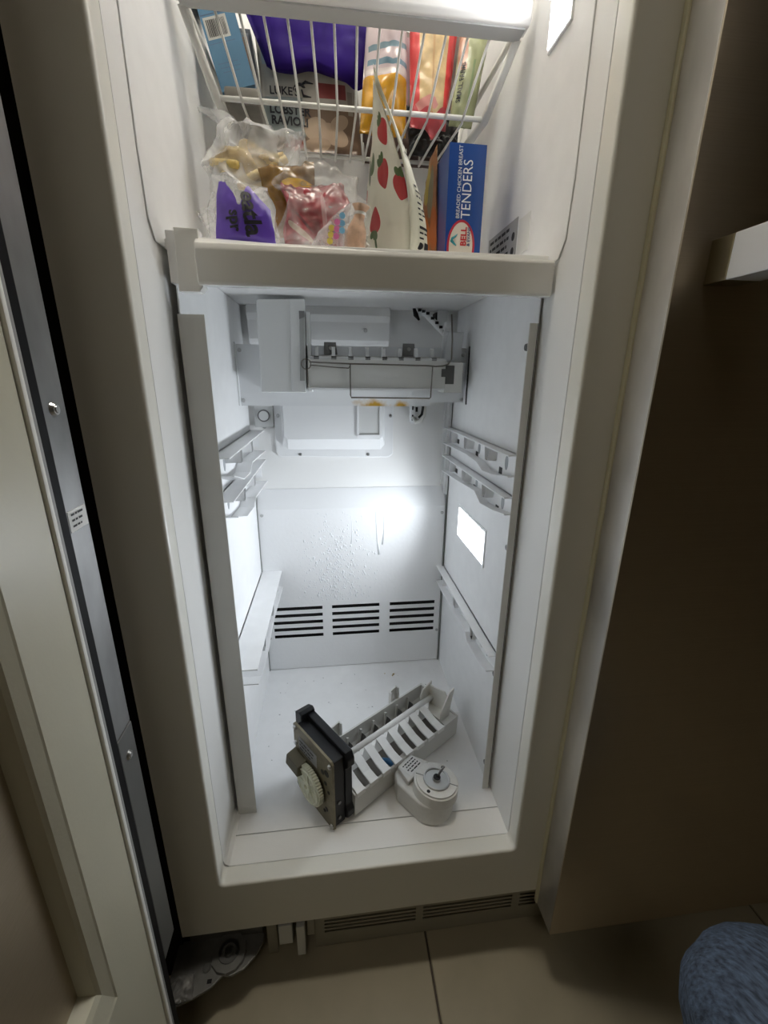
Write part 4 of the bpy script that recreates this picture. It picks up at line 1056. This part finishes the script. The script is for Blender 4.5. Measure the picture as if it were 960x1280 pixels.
# ================================================================== FREEZER DOOR (open, left)
XD = -.255
fd = root('freezer_door', (-.29, -.30, .10), 'open freezer door at the left showing its cream inner liner', 'door')
B('door_skin', STAINL, fd, (-.314, -.272, -.600, -.0690, .100, 2.03), bev=.003)
B('hinge_flange', STAINS, fd, (-.272, XD, -.0985, -.0692, .5825, 2.03), bev=.0012, label='scuffed steel strip along the hinge side')
B('lower_flange', M('dark_flange', (.16, .16, .155), .5, .5), fd, (-.272, XD + .0008, -.0985, -.0692, .262, .5820), bev=.0012, label='darker lower strip along the hinge side')  # lower length in a darker colour than the strip above
B('hinge_pocket', BLACK, fd, (-.272, XD - .012, -.0985, -.0800, .102, .2615))
B('black_seal', RUBBER, fd, (-.272, XD + .0010, -.1100, -.0988, .104, 2.02), bev=.001)
B('grey_gasket', GASKG, fd, (-.272, XD + .0022, -.1158, -.1104, .104, 2.02), bev=.001)
B('white_gasket_bead', GASKW, fd, (-.272, XD + .0040, -.1210, -.1162, .104, 2.02), bev=.0016)
# liner: flat outer band, a soft crease, then a wall down into the recess
bm = bmesh.new()
def loop(x, y0, y1, z0, z1): return [bm.verts.new((x, y, z)) for y, z in ((y1, z0), (y0, z0), (y0, z1), (y1, z1))]
ls = [loop(-.272, -.590, -.1212, .118, 2.0), loop(-.2545, -.590, -.1214, .118, 2.0), loop(-.2530, -.588, -.1240, .121, 1.998), loop(-.2530, -.532, -.1800, .372, 1.93),
      loop(-.2540, -.531, -.1815, .375, 1.929), loop(-.2575, -.522, -.1900, .398, 1.92), loop(-.2600, -.520, -.1925, .404, 1.918), loop(-.2850, -.512, -.1985, .418, 1.90)]
for a, b in zip(ls, ls[1:]):
    for i in range(4): bm.faces.new((a[i], a[(i + 1) % 4], b[(i + 1) % 4], b[i]))
bm.faces.new(ls[-1])
obj('door_liner', bm, DOORL, fd)
for y, z in ((-.0855, .890), (-.0850, .554)):
    bm = bmesh.new(); cyl(bm, (XD, y, z), (1, 0, 0), .0055, .0035, 16, .0035, bev=.001); obj('flange_screw', bm, STEEL, fd)
SD = flat((XD, -.0968, .7935), (0, 1, 0), (0, 0, 1))
bm = bmesh.new(); box(bm, XD - .0002, XD + .0005, -.0968, -.0715, .7935, .8110)
dl = obj('paper_label', bm, LABELW, fd)
for k in range(3): strokes('label_print', SD, .003, .0142 - .0048 * k, .019 - .003 * k, .0017, dl, .0010, 40 + k)

cp = root('gap_dark_panel', (-.31, .38, 0), 'black panel added left of the freezer to keep the gap dark', 'panel')  # added panel, black so the gap beside the frame stays dark
B('panel_board', M('black_panel', (.008, .007, .006), .7, spec=.1), cp, (-.335, -.2950, .020, .745, .001, 2.3))
# ================================================================== REFRIGERATOR DOOR (closed, right)
rd = root('refrigerator', (.60, .25, .10), 'closed stainless steel refrigerator with a square bar handle beside the open freezer', 'refrigerator')
B('door_skin', STAINL, rd, (.2675, .95, -.0485, -.046, .1005, 2.03), bev=.0008)
B('door_edge', STAINE, rd, (.2675, .2695, -.0465, -.0066, .1005, 2.03), bev=.0006)
B('door_core', GREYW, rd, (.2695, .948, -.046, -.003, .1005, 2.029))
B('edge_bead', BEAD, rd, (.2652, .2702, -.0065, .0, .1005, 2.03), bev=.0010)
B('inner_gasket', RUBBER, rd, (.272, .945, .0002, .012, .105, 2.02))
bm = bmesh.new(); box(bm, .2965, .3300, -.072, -.0485, .9990, 1.0350, bev=.0008); h = obj('handle_mount', bm, M('handle_olive', (.33, .29, .19), .35, 1.0), rd)
bm = bmesh.new(); box(bm, .2965, .3300, -.150, -.0722, .9990, 1.0350, bev=.0010); box(bm, .2965, .3300, -.150, -.122, .9990, 1.62, bev=.0010); box(bm, .2965, .3300, -.1225, -.0485, 1.584, 1.62, bev=.001); obj('handle_bar', bm, M('polished_handle', (.85, .86, .88), .4, .35), h)

# neighbour cabinet carcass behind the refrigerator door
B('body', M('carcass', (.10, .10, .10), .5), rd, (.2672, .95, .013, .56, .1005, 2.06))

# ================================================================== TOE GRILLE
tg = root('toe_grille', (0, .03, 0), 'low grey grille with rows of dark slots under the freezer frame', 'grille')
GM = M('grille_grey', (.40, .38, .31), .5)
bm = bmesh.new()
gx = ((-.078, .0755), (.088, .245), (.2585, .40))
zs = [.0335 + .0086 * k for k in range(4)]; sh_ = .0052
box(bm, -.0935, .42, .0300, .0308, .0012, zs[0]); box(bm, -.0935, .42, .0300, .0308, zs[-1] + sh_, .117)
for a, b in ((-.0935, gx[0][0]), (gx[0][1], gx[1][0]), (gx[1][1], gx[2][0]), (gx[2][1], .42)): box(bm, a, b, .0300, .0308, zs[0], zs[-1] + sh_)
gl = obj('grille_plate', bm, GM, tg)
for a, b in gx:
    for k in range(3):
        bm = bmesh.new(); box(bm, a - .0002, b + .0002, .0299, .0309, zs[k] + sh_, zs[k + 1], bev=.0002); obj('slat', bm, GM, gl)
B('grille_cavity', DARK, tg, (-.28, .42, .075, .078, 0.001, .117))
B('clip_block', GREYW, tg, (-.149, -.128, .016, .030, .045, .0885), bev=.001, label='small white plastic clip block')
B('clip_tongue', GREYW, tg, (-.121, -.108, .012, .024, .020, .088), bev=.001)
B('grille_end', GM, tg, (-.105, -.0935, .024, .032, .044, .110), bev=.001)
B('left_leg_plate', GM, tg, (-.17, -.155, .03, .044, .0012, .117))

# ================================================================== DOOR HINGE
hg = root('door_hinge', (-.23, -.01, .07), 'grey metal lower hinge plate with round washer below the freezer door', 'hinge')
pts = [(-.300, .024), (-.172, .022), (-.172, .010), (-.181, -.006), (-.196, -.020), (-.214, -.026), (-.226, -.024), (-.240, -.036), (-.263, -.045), (-.290, -.052), (-.302, -.040)]
bm = bmesh.new(); prism(bm, pts, AZ, .066, .0705, bev=.0008); obj('hinge_plate', bm, HINGE, hg)
bm = bmesh.new(); cyl(bm, (-.2215, .0005, .0705), (0, 0, 1), .0265, .0042, 12, .0255); obj('hinge_washer', bm, HINGE, hg)
bm = bmesh.new(); ring(bm, (-.2215, .0005, .0747), (0, 0, 1), .0150, .0110, .0025); obj('hinge_bushing', bm, STEELD, hg)
bm = bmesh.new(); cyl(bm, (-.2215, .0005, .0747), (0, 0, 1), .0075, .0035, 18, .006, bev=.001); obj('hinge_pin', bm, STEEL, hg)
for x, y in ((-.251, -.0135), (-.292, -.030)):
    bm = bmesh.new(); cyl(bm, (x, y, .0705), (0, 0, 1), .0060, .003, 14, .0045, bev=.0008); obj('hinge_screw', bm, STEEL, hg)
B('square_hole', BLACK, hg, (-.2465, -.2400, -.0315, -.0265, .0703, .0709))
B('hinge_riser', HINGE, hg, (-.285, -.175, .0225, .0275, .066, .122))
tsh = bagshape((-.293, -.050, .0715), (-.262, -.047, .0715), (-.266, -.020, .078), (-.289, -.022, .078), .004, .001, .006, 71, fr=90, n=16)
bag('tape_scrap', tsh, M('tape_grey', (.25, .25, .25), .25), hg)

# ================================================================== PERSON'S LEG
def cat(P, n):
    out = []
    P = [P[0]] + P + [P[-1]]
    for i in range(1, len(P) - 2):
        for k in range(n):
            t = k / n
            a, b, c, d = P[i - 1], P[i], P[i + 1], P[i + 2]
            out.append(tuple(.5 * (2 * b[j] + (c[j] - a[j]) * t + (2 * a[j] - 5 * b[j] + 4 * c[j] - d[j]) * t * t + (3 * b[j] - a[j] - 3 * c[j] + d[j]) * t ** 3) for j in range(4)))
    out.append(tuple(P[-1])); return out
ctrl = [(.16, -.86, .40, .100), (.20, -.70, .425, .096), (.27, -.50, .425, .086), (.318, -.335, .395, .078), (.338, -.275, .368, .075), (.350, -.262, .312, .069), (.366, -.300, .22, .060), (.374, -.38, .12, .052), (.378, -.41, .07, .050)]
P = cat(ctrl, 8)
bm = bmesh.new(); sweep(bm, [p[:3] for p in P], [p[3] for p in P], 36)
for v in bm.verts:
    q = Vector((v.co.x * 20, v.co.y * 20, v.co.z * 34)); v.co += (v.co - Vector((.3, -.4, .36))).normalized() * (.0035 * noise.noise(q) + .002 * noise.noise(q * 2.7))
pe = root('person', (.372, -.33, 0), 'person crouching in blue denim jeans, one bent knee at the lower right', 'person')
obj('jeans', bm, DENIM, pe, True)
bm = bmesh.new()
sweep(bm, [(.378, -.475, .045), (.380, -.42, .048), (.386, -.35, .040), (.392, -.28, .030), (.394, -.25, .022)], [.030, .042, .040, .036, .018], 16)
for v in bm.verts: v.co.z = max(v.co.z, .006)
obj('shoe', bm, M('dark_shoe', (.03, .03, .035), .6), pe, True)
